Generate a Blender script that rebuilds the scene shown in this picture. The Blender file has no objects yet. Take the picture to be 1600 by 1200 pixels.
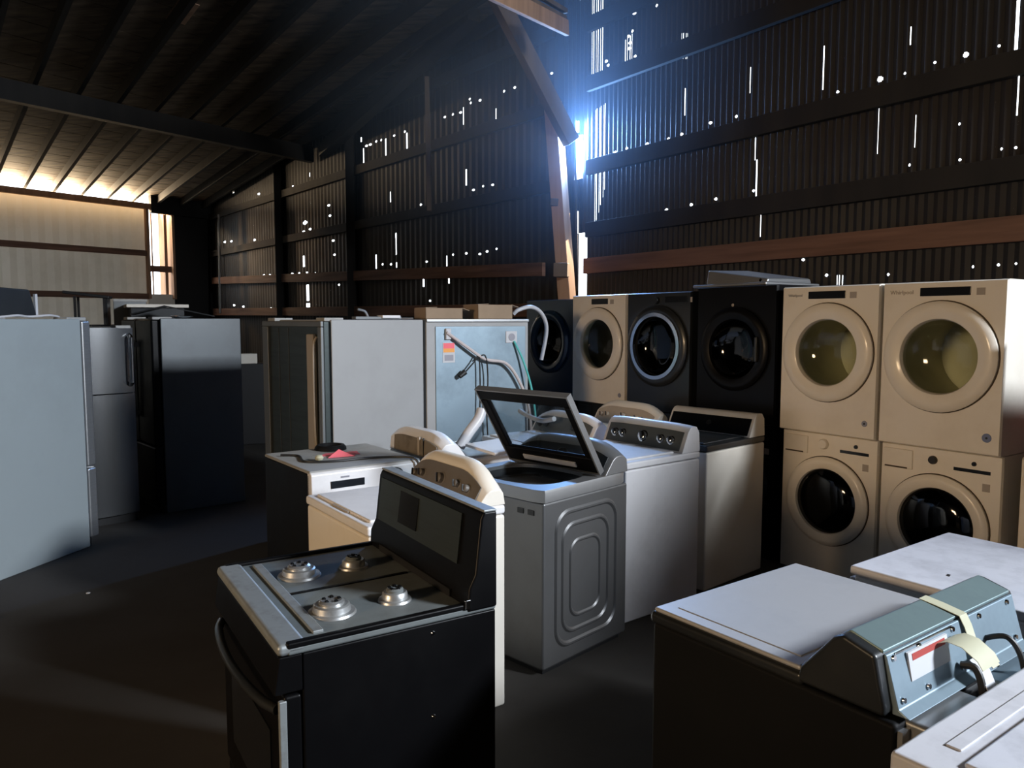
import bpy, math, random
import numpy as np
from mathutils import Vector, Matrix
random.seed(7)
S = bpy.context.scene
COL = S.collection
PI = math.pi
R = math.radians

# ---------------------------------------------------------------- camera
cam_d = bpy.data.cameras.new('camera'); cam = bpy.data.objects.new('camera', cam_d); COL.objects.link(cam)
cam.location = (0, 0, 1.75); cam.rotation_euler = (R(90) - math.atan2(100, 1200), 0, 0)
cam_d.sensor_width = 36; cam_d.lens = 27.0; cam_d.clip_start = .05; cam_d.clip_end = 400
S.camera = cam
# ---------------------------------------------------------------- world and daylight
W = bpy.data.worlds.new('sky'); S.world = W; W.use_nodes = True
nt = W.node_tree; bg = nt.nodes['Background']
bg.inputs[0].default_value = (.86, .93, 1, 1); bg.inputs[1].default_value = 5
S.view_settings.view_transform = 'Standard'; S.view_settings.look = 'None'
S.view_settings.exposure = 0; S.view_settings.gamma = 1; S.view_settings.use_curve_mapping = False

def area(name, loc, target, sx, sy, power, color, spread=180):
    d = bpy.data.lights.new(name, 'AREA'); d.shape = 'RECTANGLE'; d.size = sx; d.size_y = sy
    d.energy = power; d.color = color; d.spread = R(spread)
    o = bpy.data.objects.new(name, d); COL.objects.link(o); o.location = loc
    o.rotation_euler = (Vector(target) - Vector(loc)).to_track_quat('-Z', 'Y').to_euler()
    return o
def spot(name, loc, target, power, color, angle, radius=.05):
    d = bpy.data.lights.new(name, 'SPOT'); d.energy = power; d.color = color; d.spot_size = R(angle); d.spot_blend = .5; d.shadow_soft_size = radius
    o = bpy.data.objects.new(name, d); COL.objects.link(o); o.location = loc
    o.rotation_euler = (Vector(target) - Vector(loc)).to_track_quat('-Z', 'Y').to_euler()
    return o
area('daylight_missing_wall_sheet', (7.62, .05, 4.75), (-.6, 3.2, .9), 1.3, 1.1, 730, (.86, .92, 1), 125)
area('daylight_side_door', (-6.85, -2.95, 2.75), (1.8, 5.2, 1.1), 1.5, 1.1, 62, (1, .68, .38), 75)
area('daylight_eaves_gap', (-11.4, 18.2, 4.72), (-8.3, 15.9, 5.7), 7.6, .16, 1100, (1, .74, .46))
spot('sun_through_post_gap', (2.1, 11.6, 3.6), (.75, 9.6, 3.1), 2500, (1, .70, .42), 70)
area('daylight_in_post_gap', (.83, 9.80, 3.92), (.6, 5, 3.7), .09, .60, 250, (.24, .48, 1))
spot('sun_through_corner_opening', (-10.9, 21.2, 3.9), (-7.2, 19.2, 2.4), 190, (1, .62, .30), 60)
# ---------------------------------------------------------------- materials
def mat(name, color, rough=.5, metal=0.0, dirt=0.0, dirt_col=(.09, .07, .05), scale=3.0, bump=0.0, coat=0.0, brushed=False, emis=None, spec=None):
    m = bpy.data.materials.new(name); m.use_nodes = True
    n = m.node_tree; b = n.nodes['Principled BSDF']
    b.inputs['Base Color'].default_value = (*color, 1); b.inputs['Roughness'].default_value = rough
    b.inputs['Metallic'].default_value = metal
    if spec is not None: b.inputs['Specular IOR Level'].default_value = spec
    if coat: b.inputs['Coat Weight'].default_value = coat; b.inputs['Coat Roughness'].default_value = .12
    tc = n.nodes.new('ShaderNodeTexCoord')
    if dirt or bump:
        no = n.nodes.new('ShaderNodeTexNoise'); no.inputs['Scale'].default_value = scale; no.inputs['Detail'].default_value = 6
        no.inputs['Roughness'].default_value = .65
        if brushed:
            mp = n.nodes.new('ShaderNodeMapping'); mp.inputs['Scale'].default_value = (1, 1, 12)
            n.links.new(tc.outputs['Object'], mp.inputs[0]); n.links.new(mp.outputs[0], no.inputs['Vector'])
        else: n.links.new(tc.outputs['Object'], no.inputs['Vector'])
    if dirt:
        r = n.nodes.new('ShaderNodeValToRGB'); r.color_ramp.elements[0].position = .48; r.color_ramp.elements[1].position = .78
        r.color_ramp.elements[0].color = (0, 0, 0, 1); r.color_ramp.elements[1].color = (dirt, dirt, dirt, 1)
        mx = n.nodes.new('ShaderNodeMix'); mx.data_type = 'RGBA'
        mx.inputs[6].default_value = (*color, 1); mx.inputs[7].default_value = (*dirt_col, 1)
        n.links.new(no.outputs[0], r.inputs[0]); n.links.new(r.outputs[0], mx.inputs[0]); n.links.new(mx.outputs[2], b.inputs['Base Color'])
        ad = n.nodes.new('ShaderNodeMath'); ad.operation = 'MULTIPLY_ADD'; ad.inputs[1].default_value = .3; ad.inputs[2].default_value = rough - .08
        n.links.new(no.outputs[0], ad.inputs[0]); n.links.new(ad.outputs[0], b.inputs['Roughness'])
    if bump:
        bp = n.nodes.new('ShaderNodeBump'); bp.inputs['Strength'].default_value = bump; bp.inputs['Distance'].default_value = .01
        n.links.new(no.outputs[0], bp.inputs['Height']); n.links.new(bp.outputs[0], b.inputs['Normal'])
    if emis: b.inputs['Emission Color'].default_value = (*emis[0], 1); b.inputs['Emission Strength'].default_value = emis[1]
    return m

def glass(name, tint, refl=.12):
    m = bpy.data.materials.new(name); m.use_nodes = True; n = m.node_tree
    n.nodes.remove(n.nodes['Principled BSDF']); out = n.nodes['Material Output']
    t = n.nodes.new('ShaderNodeBsdfTransparent'); t.inputs[0].default_value = (*tint, 1)
    g = n.nodes.new('ShaderNodeBsdfGlossy'); g.inputs['Roughness'].default_value = .06
    f = n.nodes.new('ShaderNodeFresnel'); f.inputs[0].default_value = 1.5
    a = n.nodes.new('ShaderNodeMath'); a.operation = 'MULTIPLY_ADD'; a.inputs[1].default_value = .4; a.inputs[2].default_value = refl - .025
    x = n.nodes.new('ShaderNodeMixShader')
    n.links.new(f.outputs[0], a.inputs[0]); n.links.new(a.outputs[0], x.inputs[0]); n.links.new(t.outputs[0], x.inputs[1]); n.links.new(g.outputs[0], x.inputs[2])
    n.links.new(x.outputs[0], out.inputs[0]); return m

def shine_through(m, f, col):
    n = m.node_tree; out = n.nodes['Material Output']; b = n.nodes['Principled BSDF']
    t = n.nodes.new('ShaderNodeBsdfTranslucent'); t.inputs[0].default_value = (*col, 1); x = n.nodes.new('ShaderNodeMixShader'); x.inputs[0].default_value = f
    n.links.new(b.outputs[0], x.inputs[1]); n.links.new(t.outputs[0], x.inputs[2]); n.links.new(x.outputs[0], out.inputs[0])

def wood_mat(name, c1, c2, sc=(1, 1, 1), rough=.75):
    m = bpy.data.materials.new(name); m.use_nodes = True; n = m.node_tree; b = n.nodes['Principled BSDF']
    tc = n.nodes.new('ShaderNodeTexCoord'); mp = n.nodes.new('ShaderNodeMapping'); mp.inputs['Scale'].default_value = sc
    no = n.nodes.new('ShaderNodeTexNoise'); no.inputs['Scale'].default_value = 4; no.inputs['Detail'].default_value = 7
    r = n.nodes.new('ShaderNodeValToRGB'); r.color_ramp.elements[0].position = .3; r.color_ramp.elements[1].position = .7
    r.color_ramp.elements[0].color = (*c1, 1); r.color_ramp.elements[1].color = (*c2, 1)
    n.links.new(tc.outputs['Object'], mp.inputs[0]); n.links.new(mp.outputs[0], no.inputs['Vector']); n.links.new(no.outputs[0], r.inputs[0])
    n.links.new(r.outputs[0], b.inputs['Base Color']); b.inputs['Roughness'].default_value = rough
    return m

M = dict(
 white=mat('white enamel', (.78, .77, .78), .32, dirt=.25, scale=2.2, coat=.3),
 cream=mat('dusty white enamel', (.80, .75, .66), .34, dirt=.3, dirt_col=(.45, .36, .22), scale=2.0, coat=.3),
 silver=mat('silver paint', (.30, .30, .30), .40, .7, dirt=.25, scale=2.0),
 curved=mat('curved stainless door', (.30, .31, .32), .22, .9),
 silver_cab=mat('silver cabinet paint', (.19, .19, .19), .38, .7, dirt=.3, scale=2.0),
 silver_dk=mat('dark silver paint', (.17, .18, .185), .36, .5, dirt=.25),
 graphite=mat('graphite enamel', (.022, .025, .028), .28, .3, coat=.3, dirt=.3, dirt_col=(.06, .06, .055)),
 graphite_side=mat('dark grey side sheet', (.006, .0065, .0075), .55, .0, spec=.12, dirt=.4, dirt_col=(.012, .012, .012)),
 black=mat('black enamel', (.003, .003, .0035), .3, 0, spec=.18, dirt=.3, dirt_col=(.007, .007, .007)),
 blueblack=mat('blue black enamel', (.012, .03, .06), .18, .1, coat=.6),
 blackplastic=mat('black plastic', (.015, .015, .016), .4),
 display=mat('display glass', (.012, .014, .018), .12),
 darkdrum=mat('dark steel drum', (.12, .12, .12), .35, .7, dirt=.3),
 drum=mat('galvanised drum', (.62, .60, .46), .42, .2, dirt=.2),
 chrome=mat('chrome', (.72, .73, .75), .14, 1),
 steel=mat('brushed steel', (.42, .43, .44), .30, .8, dirt=.2, scale=5, bump=.02, brushed=True),
 steel_dk=mat('dark stainless door', (.06, .075, .075), .34, .6, dirt=.5, dirt_col=(.03, .03, .03), scale=2, brushed=True),
 galv=mat('galvanised sheet', (.24, .32, .38), .36, .55, dirt=.8, dirt_col=(.13, .17, .20), scale=2.6, bump=.03),
 galv2=mat('galvanised dark sheet', (.24, .33, .34), .34, .55, dirt=.4, dirt_col=(.12, .16, .17), scale=4),
 greyside=mat('grey textured side', (.33, .335, .34), .5, .05, dirt=.35, dirt_col=(.24, .24, .24), scale=2.4, bump=.05),
 leftside=mat('grey fridge side', (.30, .34, .35), .5, .1, dirt=.3, dirt_col=(.2, .22, .22), scale=1.4, bump=.04),
 darkside=mat('dark grey fridge side', (.13, .145, .155), .33, .25, dirt=.4, dirt_col=(.07, .07, .07), scale=2),
 greytop=mat('dusty grey top', (.36, .36, .35), .5, .1, dirt=.6, dirt_col=(.2, .18, .15), scale=5),
 slate_top=mat('slate grey metallic lid', (.50, .51, .53), .34, .3, dirt=.25, dirt_col=(.25, .25, .25), scale=3),
 whitetop=mat('scuffed white top', (.62, .63, .68), .4, 0, dirt=.5, dirt_col=(.22, .22, .24), scale=6),
 cooktop=mat("dusty black cooktop", (.14, .158, .16), .5, 0, dirt=.6, dirt_col=(.08, .08, .078), scale=9, bump=.05),
 edge_steel=mat('worn steel edge', (.34, .37, .38), .4, .5, dirt=.5, scale=14),
 aluminium=mat('burner aluminium', (.55, .56, .56), .3, .8, dirt=.4, scale=20),
 browncon=mat('brown grey console face', (.13, .115, .10), .45, 0, dirt=.3, dirt_col=(.07, .06, .05), scale=5),
 greycon=mat('grey console face', (.11, .12, .12), .4, .2, dirt=.25),
 beigecon=mat('beige console face', (.42, .36, .29), .5, 0, dirt=.3, scale=4),
 dirtycon=mat('rust stained panel', (.20, .17, .13), .6, 0, dirt=.8, dirt_col=(.06, .04, .025), scale=9),
 badge=mat('grey badge', (.28, .28, .32), .35, .2), bluebadge=mat('blue badge', (.16, .20, .34), .35),
 sticker=mat('grey sticker', (.35, .31, .27), .6), seal=mat('dark gap', (.05, .035, .02), .8),
 pink=mat('pink paper', (.85, .16, .20), .7), red=mat('red plastic', (.38, .03, .02), .45, dirt=.3),
 orange=mat('orange label', (.8, .35, .08), .6), paper=mat('white label paper', (.52, .53, .56), .6),
 redlabel=mat('red label bar', (.35, .04, .03), .6),
 tape=mat('masking tape', (.46, .45, .32), .6), cardboard=mat('brown cardboard', (.30, .22, .15), .8, dirt=.3),
 hose_grey=mat('pale hose', (.55, .50, .50), .5), hose_teal=mat('teal hose', (.10, .48, .46), .4),
 hose_white=mat('white hose', (.55, .55, .57), .4), rubber=mat('black rubber cord', (.012, .012, .012), .5),
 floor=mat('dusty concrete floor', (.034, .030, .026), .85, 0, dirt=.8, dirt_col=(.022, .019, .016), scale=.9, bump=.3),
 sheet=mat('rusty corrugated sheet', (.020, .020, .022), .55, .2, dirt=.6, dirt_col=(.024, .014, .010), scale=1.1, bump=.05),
 tarp=mat('black sheet', (.01, .01, .01), .8),
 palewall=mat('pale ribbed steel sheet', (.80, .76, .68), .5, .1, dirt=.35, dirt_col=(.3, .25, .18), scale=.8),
 outside=mat('sunlit gravel', (.5, .45, .36), .9, dirt=.3),
 emboss=mat('ochre bright timber', (.55, .26, .10), .7),
 glass_dk=glass('smoked door glass', (.10, .10, .10), .06), glass_lt=glass('clear door glass', (.80, .84, .76), .05),
 glass_lid=glass('clear lid glass', (.86, .9, .92), .025),
 timber=wood_mat('weathered timber', (.07, .052, .04), (.15, .11, .08), (1, 1, .12)),
 darktimber=wood_mat('tarred shaded timber', (.006, .005, .0045), (.018, .015, .012), (1, 1, .12)),  # tar black, with the unlit look of the rafters put into the colour
 girt=wood_mat('brown timber girt', (.10, .05, .032), (.22, .115, .075), (.2, .2, 3)),
 post=wood_mat('pale timber post', (.24, .14, .085), (.40, .24, .15), (2, 2, .15)),
 boards=wood_mat('roof boards', (.04, .03, .02), (.19, .135, .085), (.6, 2.4, 1)),
)

shine_through(M['palewall'], .018, (1, .84, .62))

# ---------------------------------------------------------------- geometry helpers
class MB:
    def __init__(s): s.v = []; s.f = []
    def add(s, vs, fs):
        o = len(s.v); s.v += [tuple(p) for p in vs]; s.f += [tuple(i + o for i in f) for f in fs]; return s
    def box(s, x0, x1, y0, y1, z0, z1):
        return s.add([(x0,y0,z0),(x1,y0,z0),(x1,y1,z0),(x0,y1,z0),(x0,y0,z1),(x1,y0,z1),(x1,y1,z1),(x0,y1,z1)],
                     [(0,3,2,1),(4,5,6,7),(0,1,5,4),(1,2,6,5),(2,3,7,6),(3,0,4,7)])
    def loft(s, secs, close=True):
        n = len(secs[0]); vs = [p for q in secs for p in q]; fs = []
        for i in range(len(secs) - 1):
            for j in range(n if close else n - 1):
                a = i*n + j; b = i*n + (j+1) % n; fs.append((a, b, b + n, a + n))
        if close: fs.append(tuple(reversed(range(n)))); fs.append(tuple(range((len(secs)-1)*n, len(secs)*n)))
        return s.add(vs, fs)
    def prism_x(s, prof, x0, x1): return s.loft([[(x0, y, z) for y, z in prof], [(x1, y, z) for y, z in prof]])
    def prism_z(s, prof, z0, z1): return s.loft([[(x, y, z0) for x, y in prof], [(x, y, z1) for x, y in prof]])
    def lathe(s, prof, c=(0,0,0), axis=(0,-1,0), n=40, cap0=True, cap1=True):
        ax = Vector(axis).normalized(); u = ax.orthogonal().normalized(); w = ax.cross(u); c = Vector(c); vs = []; fs = []
        for r, h in prof:
            for k in range(n):
                a = 2*PI*k/n; vs.append(c + ax*h + (u*math.cos(a) + w*math.sin(a))*r)
        for i in range(len(prof)-1):
            for k in range(n):
                a = i*n+k; b = i*n+(k+1) % n; fs.append((a, b, b+n, a+n))
        if cap0: fs.append(tuple(reversed(range(n))))
        if cap1: fs.append(tuple(range((len(prof)-1)*n, len(prof)*n)))
        return s.add(vs, fs)
    def cyl(s, p0, p1, r0, r1=None, n=16):
        p0 = Vector(p0); p1 = Vector(p1); r1 = r0 if r1 is None else r1
        return s.lathe([(r0, 0), (r1, (p1-p0).length)], p0, p1-p0, n)
    def tube(s, pts, r, n=8):
        pts = [Vector(p) for p in pts]; secs = []; up = None
        for i, p in enumerate(pts):
            t = (pts[min(i+1, len(pts)-1)] - pts[max(i-1, 0)]).normalized()
            if up is None: up = t.orthogonal().normalized()
            up = (up - t*up.dot(t)).normalized(); w = t.cross(up)
            secs.append([p + (up*math.cos(2*PI*k/n) + w*math.sin(2*PI*k/n))*r for k in range(n)])
        return s.loft(secs)
    def beam(s, a, b, w, h):
        a = Vector(a); b = Vector(b); t = (b-a).normalized(); sd = t.cross(Vector((0,0,1)))
        sd = sd.normalized() if sd.length > 1e-3 else Vector((1,0,0)); up = sd.cross(t)
        q = lambda p: [p+sd*w/2+up*h/2, p-sd*w/2+up*h/2, p-sd*w/2-up*h/2, p+sd*w/2-up*h/2]
        return s.loft([q(a), q(b)])
    def tilt_box(s, c, ax, ay, sx, sy, sz):
        ax = Vector(ax).normalized(); ay = Vector(ay).normalized(); az = ax.cross(ay); c = Vector(c)
        vs = [c + ax*(sx/2*i) + ay*(sy/2*j) + az*(sz/2*k) for k in (-1,1) for i, j in ((-1,-1),(1,-1),(1,1),(-1,1))]
        return s.add(vs, [(0,3,2,1),(4,5,6,7),(0,1,5,4),(1,2,6,5),(2,3,7,6),(3,0,4,7)])

def smooth_path(pts, n=6):
    P = [Vector(p) for p in pts]; P = [P[0]] + P + [P[-1]]; out = []
    for i in range(1, len(P)-2):
        a, b, c, d = P[i-1:i+3]
        for k in range(n):
            t = k/n; out.append(.5*((2*b) + (c-a)*t + (2*a-5*b+4*c-d)*t*t + (3*b-a-3*c+d)*t**3))
    out.append(P[-2]); return out

def obj(name, mb, m, parent=None, bevel=0, seg=2, smooth=True):
    me = bpy.data.meshes.new(name); me.from_pydata(mb.v, [], mb.f); me.update()
    me.materials.append(M[m] if isinstance(m, str) else m)
    if smooth:
        me.polygons.foreach_set('use_smooth', [True]*len(me.polygons)); me.set_sharp_from_angle(angle=R(38))
    o = bpy.data.objects.new(name, me); COL.objects.link(o)
    if parent: o.parent = parent
    if bevel:
        b = o.modifiers.new('bevel', 'BEVEL'); b.width = bevel; b.segments = seg; b.limit_method = 'ANGLE'; b.angle_limit = R(40)
        b.harden_normals = True
    return o
def tag(o, label, cat, group=None, kind=None):
    o['label'] = label; o['category'] = cat
    if group: o['group'] = group
    if kind: o['kind'] = kind
    return o
def thing(name, label, cat, loc=(0,0,0), rot=0, group=None):
    o = bpy.data.objects.new(name, None); COL.objects.link(o); o.location = loc; o.rotation_euler = (0,0,R(rot))
    o.empty_display_size = .1
    return tag(o, label, cat, group)
def struct(name, mb, m, parent=None, **k):
    o = obj(name, mb, m, parent, **k)
    if not parent: o['kind'] = 'structure'
    return o
def text(name, s, size, m, parent, loc, rot, depth=.001):
    cu = bpy.data.curves.new(name, 'FONT'); cu.body = s; cu.size = size; cu.extrude = depth; cu.align_x = 'CENTER'; cu.align_y = 'CENTER'; cu.resolution_u = 2
    t = bpy.data.objects.new(name, cu); COL.objects.link(t)
    me = bpy.data.meshes.new_from_object(t); bpy.data.objects.remove(t); me.materials.clear(); me.materials.append(M[m])
    o = bpy.data.objects.new(name, me); COL.objects.link(o); o.parent = parent; o.location = loc; o.rotation_euler = rot; return o
def corner(c, rot, sx, sy, w, d):
    """centre of a w x d footprint whose (sx, sy) local corner stands at c"""
    a = R(rot); X = Vector((math.cos(a), math.sin(a))); Y = Vector((-X.y, X.x)); p = Vector(c) - X*(sx*w/2) - Y*(sy*d/2)
    return (p.x, p.y)

# ---------------------------------------------------------------- the barn
# nail holes, slits and gaps in the sheets: wall, start, end, bottom, top in metres
HOLES = [
 ('right', 0.673, 0.718, 3.73, 3.746), ('right', 0.684, 0.707, 3.722, 3.753), ('right', 0.869, 0.912, 3.74, 3.756), ('right', 0.88, 0.901, 3.733, 3.763),
 ('right', 1.202, 1.242, 3.731, 3.746), ('right', 1.212, 1.232, 3.724, 3.754), ('right', 1.524, 1.562, 3.728, 3.743), ('right', 1.533, 1.552, 3.721, 3.75),
 ('right', 1.719, 1.755, 3.739, 3.754), ('right', 1.728, 1.746, 3.732, 3.761), ('right', 1.765, 1.802, 3.697, 3.711), ('right', 1.774, 1.792, 3.69, 3.718),
 ('right', 2.112, 2.146, 3.781, 3.795), ('right', 2.121, 2.138, 3.774, 3.802), ('right', 2.439, 2.47, 3.778, 3.791), ('right', 2.446, 2.462, 3.771, 3.798),
 ('right', 3.546, 3.571, 3.757, 3.769), ('right', 3.553, 3.565, 3.752, 3.775), ('right', 4.386, 4.406, 3.79, 3.801), ('right', 4.391, 4.401, 3.785, 3.806),
 ('right', 4.595, 4.614, 3.27, 3.28), ('right', 4.6, 4.609, 3.265, 3.285), ('right', 4.612, 4.632, 2.993, 3.003), ('right', 4.617, 4.627, 2.988, 3.008),
 ('right', 4.908, 4.926, 3.024, 3.034), ('right', 4.913, 4.921, 3.019, 3.039), ('right', 5.004, 5.021, 3.017, 3.026), ('right', 5.008, 5.017, 3.012, 3.031),
 ('right', 2.909, 2.938, 2.941, 2.953), ('right', 2.917, 2.931, 2.935, 2.96), ('right', 2.201, 2.235, 2.993, 3.006), ('right', 2.21, 2.226, 2.986, 3.013),
 ('right', 1.513, 1.551, 2.96, 2.974), ('right', 1.522, 1.541, 2.953, 2.982), ('right', 1.032, 1.074, 2.919, 2.934), ('right', 1.043, 1.064, 2.912, 2.942),
 ('right', 0.708, 0.753, 2.938, 2.954), ('right', 0.719, 0.742, 2.931, 2.962), ('right', 3.252, 3.279, 2.304, 2.316), ('right', 3.259, 3.272, 2.298, 2.322),
 ('right', 3.494, 3.519, 2.15, 2.162), ('right', 3.5, 3.513, 2.144, 2.168), ('right', 4.074, 4.096, 2.129, 2.14), ('right', 4.079, 4.09, 2.123, 2.145),
 ('right', 4.746, 4.764, 2.157, 2.167), ('right', 4.75, 4.76, 2.152, 2.172), ('right', 4.928, 4.945, 2.161, 2.171), ('right', 4.932, 4.941, 2.156, 2.176),
 ('right', 5.045, 5.063, 2.164, 2.173), ('right', 5.05, 5.058, 2.159, 2.178), ('right', 2.67, 2.701, 3.015, 3.028), ('right', 2.678, 2.693, 3.009, 3.034),
 ('right', 1.873, 1.909, 2.973, 2.987), ('right', 1.882, 1.9, 2.966, 2.994), ('right', 4.146, 4.167, 3.766, 3.777), ('right', 4.151, 4.162, 3.761, 3.783),
 ('right', 4.215, 4.236, 3.017, 3.027), ('right', 4.22, 4.231, 3.011, 3.033), ('right', 4.854, 4.871, 3.788, 3.798), ('right', 4.858, 4.867, 3.783, 3.803),
 ('right', 0.968, 1.01, 5.232, 5.247), ('right', 0.979, 0.999, 5.225, 5.255), ('right', 1.319, 1.358, 5.205, 5.22), ('right', 1.329, 1.348, 5.198, 5.227),
 ('right', 0.941, 0.982, 5.042, 5.058), ('right', 0.951, 0.972, 5.035, 5.065), ('right', 0.879, 0.921, 5.004, 5.019), ('right', 0.889, 0.91, 4.996, 5.026),
 ('right', 0.901, 0.943, 4.926, 4.941), ('right', 0.912, 0.933, 4.918, 4.949), ('right', 0.892, 0.934, 4.864, 4.879), ('right', 0.902, 0.923, 4.856, 4.887),
 ('right', 0.988, 1.029, 4.752, 4.767), ('right', 0.998, 1.019, 4.745, 4.775), ('right', 0.5, 0.545, 4.824, 4.84), ('right', 0.511, 0.534, 4.816, 4.848),
 ('right', 0.534, 0.579, 4.77, 4.786), ('right', 0.546, 0.568, 4.763, 4.794), ('right', 3.922, 3.967, 3.767, 3.789), ('right', 3.933, 3.956, 3.756, 3.8),
 ('right', 4.609, 4.647, 3.782, 3.802), ('right', 4.618, 4.637, 3.772, 3.812), ('right', 1.765, 1.776, 3.94, 4.222), ('right', 2.606, 2.615, 3.977, 4.224),
 ('right', 2.687, 2.697, 3.316, 3.533), ('right', 2.715, 2.728, 2.941, 3.313), ('right', 2.778, 2.786, 2.563, 2.824), ('right', 3.408, 3.416, 3.817, 4.2),
 ('right', 3.328, 3.337, 4.579, 4.624), ('right', 4.185, 4.192, 3.991, 4.134), ('right', 4.259, 4.263, 3.158, 3.416), ('right', 3.945, 3.948, 3.16, 3.588),
 ('right', 4.964, 4.99, 3.729, 4.088), ('right', 5.005, 5.013, 3.254, 3.607), ('right', 3.611, 3.617, 2.065, 2.151), ('right', 3.636, 3.641, 2.064, 2.15),
 ('right', 3.661, 3.666, 2.063, 2.149), ('right', 0.256, 0.262, 4.563, 5.626), ('right', 0.332, 0.338, 2.884, 4.306), ('right', 0.295, 0.302, 4.577, 5.613),
 ('right', 0.369, 0.375, 2.974, 4.313), ('right', 0.335, 0.341, 4.59, 5.6), ('right', 0.406, 0.412, 3.063, 4.32), ('right', 0.374, 0.38, 4.603, 5.587),
 ('right', 0.443, 0.449, 3.151, 4.327), ('right', 0.413, 0.419, 4.616, 5.574), ('right', 0.479, 0.485, 3.239, 4.334), ('right', 0.452, 0.458, 4.629, 5.562),
 ('right', 0.515, 0.521, 3.326, 4.341), ('right', 0.844, 0.85, 4.57, 4.99), ('right', 0.882, 0.888, 4.619, 5.001), ('right', 0.92, 0.926, 4.667, 5.012),
 ('right', 0.957, 0.963, 4.714, 5.022), ('right', 1.71, 1.713, 4.542, 4.809), ('right', 1.739, 1.742, 4.534, 4.801), ('right', 1.768, 1.771, 4.526, 4.792),
 ('right', 1.796, 1.799, 4.519, 4.784), ('right', 0.029, 0.034, 5.692, 5.7), ('right', -0.061, 0.099, 3.522, 4.06), ('right', -0.051, 0.023, 4.098, 4.24),
 ('right', 0.0, 0.021, 2.845, 3.125), ('right', 0.046, 0.205, 2.057, 2.843), ('back', 11.724, 11.782, 4.894, 4.911), ('back', 11.738, 11.767, 4.886, 4.919),
 ('back', 11.956, 12.012, 4.886, 4.902), ('back', 11.97, 11.998, 4.878, 4.91), ('back', 12.165, 12.219, 4.872, 4.888), ('back', 12.179, 12.206, 4.864, 4.896),
 ('back', 12.402, 12.455, 5.019, 5.035), ('back', 12.416, 12.442, 5.011, 5.042), ('back', 12.435, 12.487, 4.956, 4.972), ('back', 12.448, 12.474, 4.948, 4.98),
 ('back', 12.663, 12.713, 4.944, 4.959), ('back', 12.675, 12.701, 4.936, 4.967), ('back', 13.246, 13.293, 4.94, 4.955), ('back', 13.258, 13.282, 4.933, 4.962),
 ('back', 13.478, 13.524, 4.94, 4.954), ('back', 13.49, 13.512, 4.932, 4.962), ('back', 14.257, 14.298, 4.94, 4.953), ('back', 14.267, 14.288, 4.933, 4.96),
 ('back', 12.491, 12.544, 3.677, 3.693), ('back', 12.504, 12.531, 3.67, 3.701), ('back', 12.735, 12.786, 3.701, 3.717), ('back', 12.748, 12.774, 3.694, 3.724),
 ('back', 12.971, 13.02, 3.688, 3.703), ('back', 12.984, 13.008, 3.681, 3.711), ('back', 11.932, 11.989, 2.758, 2.774), ('back', 11.946, 11.974, 2.75, 2.782),
 ('back', 12.299, 12.353, 2.753, 2.769), ('back', 12.313, 12.34, 2.745, 2.777), ('back', 12.649, 12.701, 2.72, 2.736), ('back', 12.662, 12.688, 2.713, 2.744),
 ('back', 12.826, 12.877, 2.746, 2.761), ('back', 12.839, 12.864, 2.738, 2.769), ('back', 13.061, 13.11, 2.767, 2.782), ('back', 13.073, 13.097, 2.759, 2.789),
 ('back', 9.133, 9.211, 4.901, 4.92), ('back', 9.152, 9.192, 4.892, 4.93), ('back', 9.28, 9.358, 4.898, 4.917), ('back', 9.3, 9.338, 4.889, 4.927),
 ('back', 9.498, 9.573, 4.917, 4.935), ('back', 9.517, 9.555, 4.907, 4.945), ('back', 9.686, 9.76, 4.905, 4.924), ('back', 9.705, 9.742, 4.896, 4.933),
 ('back', 10.14, 10.21, 4.9, 4.918), ('back', 10.158, 10.193, 4.891, 4.927), ('back', 10.508, 10.575, 4.896, 4.914), ('back', 10.525, 10.558, 4.887, 4.923),
 ('back', 10.585, 10.651, 4.557, 4.574), ('back', 10.601, 10.635, 4.548, 4.583), ('back', 10.751, 10.816, 4.55, 4.567), ('back', 10.767, 10.8, 4.541, 4.576),
 ('back', 10.954, 11.018, 4.557, 4.574), ('back', 10.97, 11.002, 4.548, 4.583), ('back', 10.997, 11.061, 3.632, 3.649), ('back', 11.013, 11.045, 3.623, 3.658),
 ('back', 9.504, 9.58, 3.565, 3.583), ('back', 9.523, 9.561, 3.555, 3.593), ('back', 9.67, 9.745, 2.734, 2.753), ('back', 9.689, 9.726, 2.725, 2.762),
 ('back', 9.971, 10.043, 2.718, 2.736), ('back', 9.989, 10.025, 2.709, 2.745), ('back', 11.159, 11.222, 2.694, 2.711), ('back', 11.175, 11.206, 2.685, 2.719),
 ('back', 3.685, 3.818, 4.723, 4.747), ('back', 3.718, 3.784, 4.71, 4.76), ('back', 4.927, 5.046, 4.766, 4.789), ('back', 4.957, 5.016, 4.754, 4.801),
 ('back', 7.497, 7.591, 4.02, 4.04), ('back', 7.521, 7.567, 4.009, 4.051), ('back', 7.547, 7.64, 3.813, 3.834), ('back', 7.57, 7.617, 3.803, 3.844),
 ('back', 7.671, 7.763, 3.311, 3.332), ('back', 7.694, 7.74, 3.301, 3.342), ('back', 7.717, 7.809, 3.031, 3.052), ('back', 7.74, 7.786, 3.021, 3.062),
 ('back', 4.934, 5.053, 3.727, 3.751), ('back', 4.964, 5.024, 3.716, 3.762), ('back', 3.303, 3.441, 3.671, 3.696), ('back', 3.338, 3.406, 3.659, 3.709),
 ('back', 1.63, 1.788, 3.771, 3.798), ('back', 1.67, 1.748, 3.758, 3.812), ('back', 1.123, 1.287, 3.794, 3.822), ('back', 1.164, 1.246, 3.781, 3.835),
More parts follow.
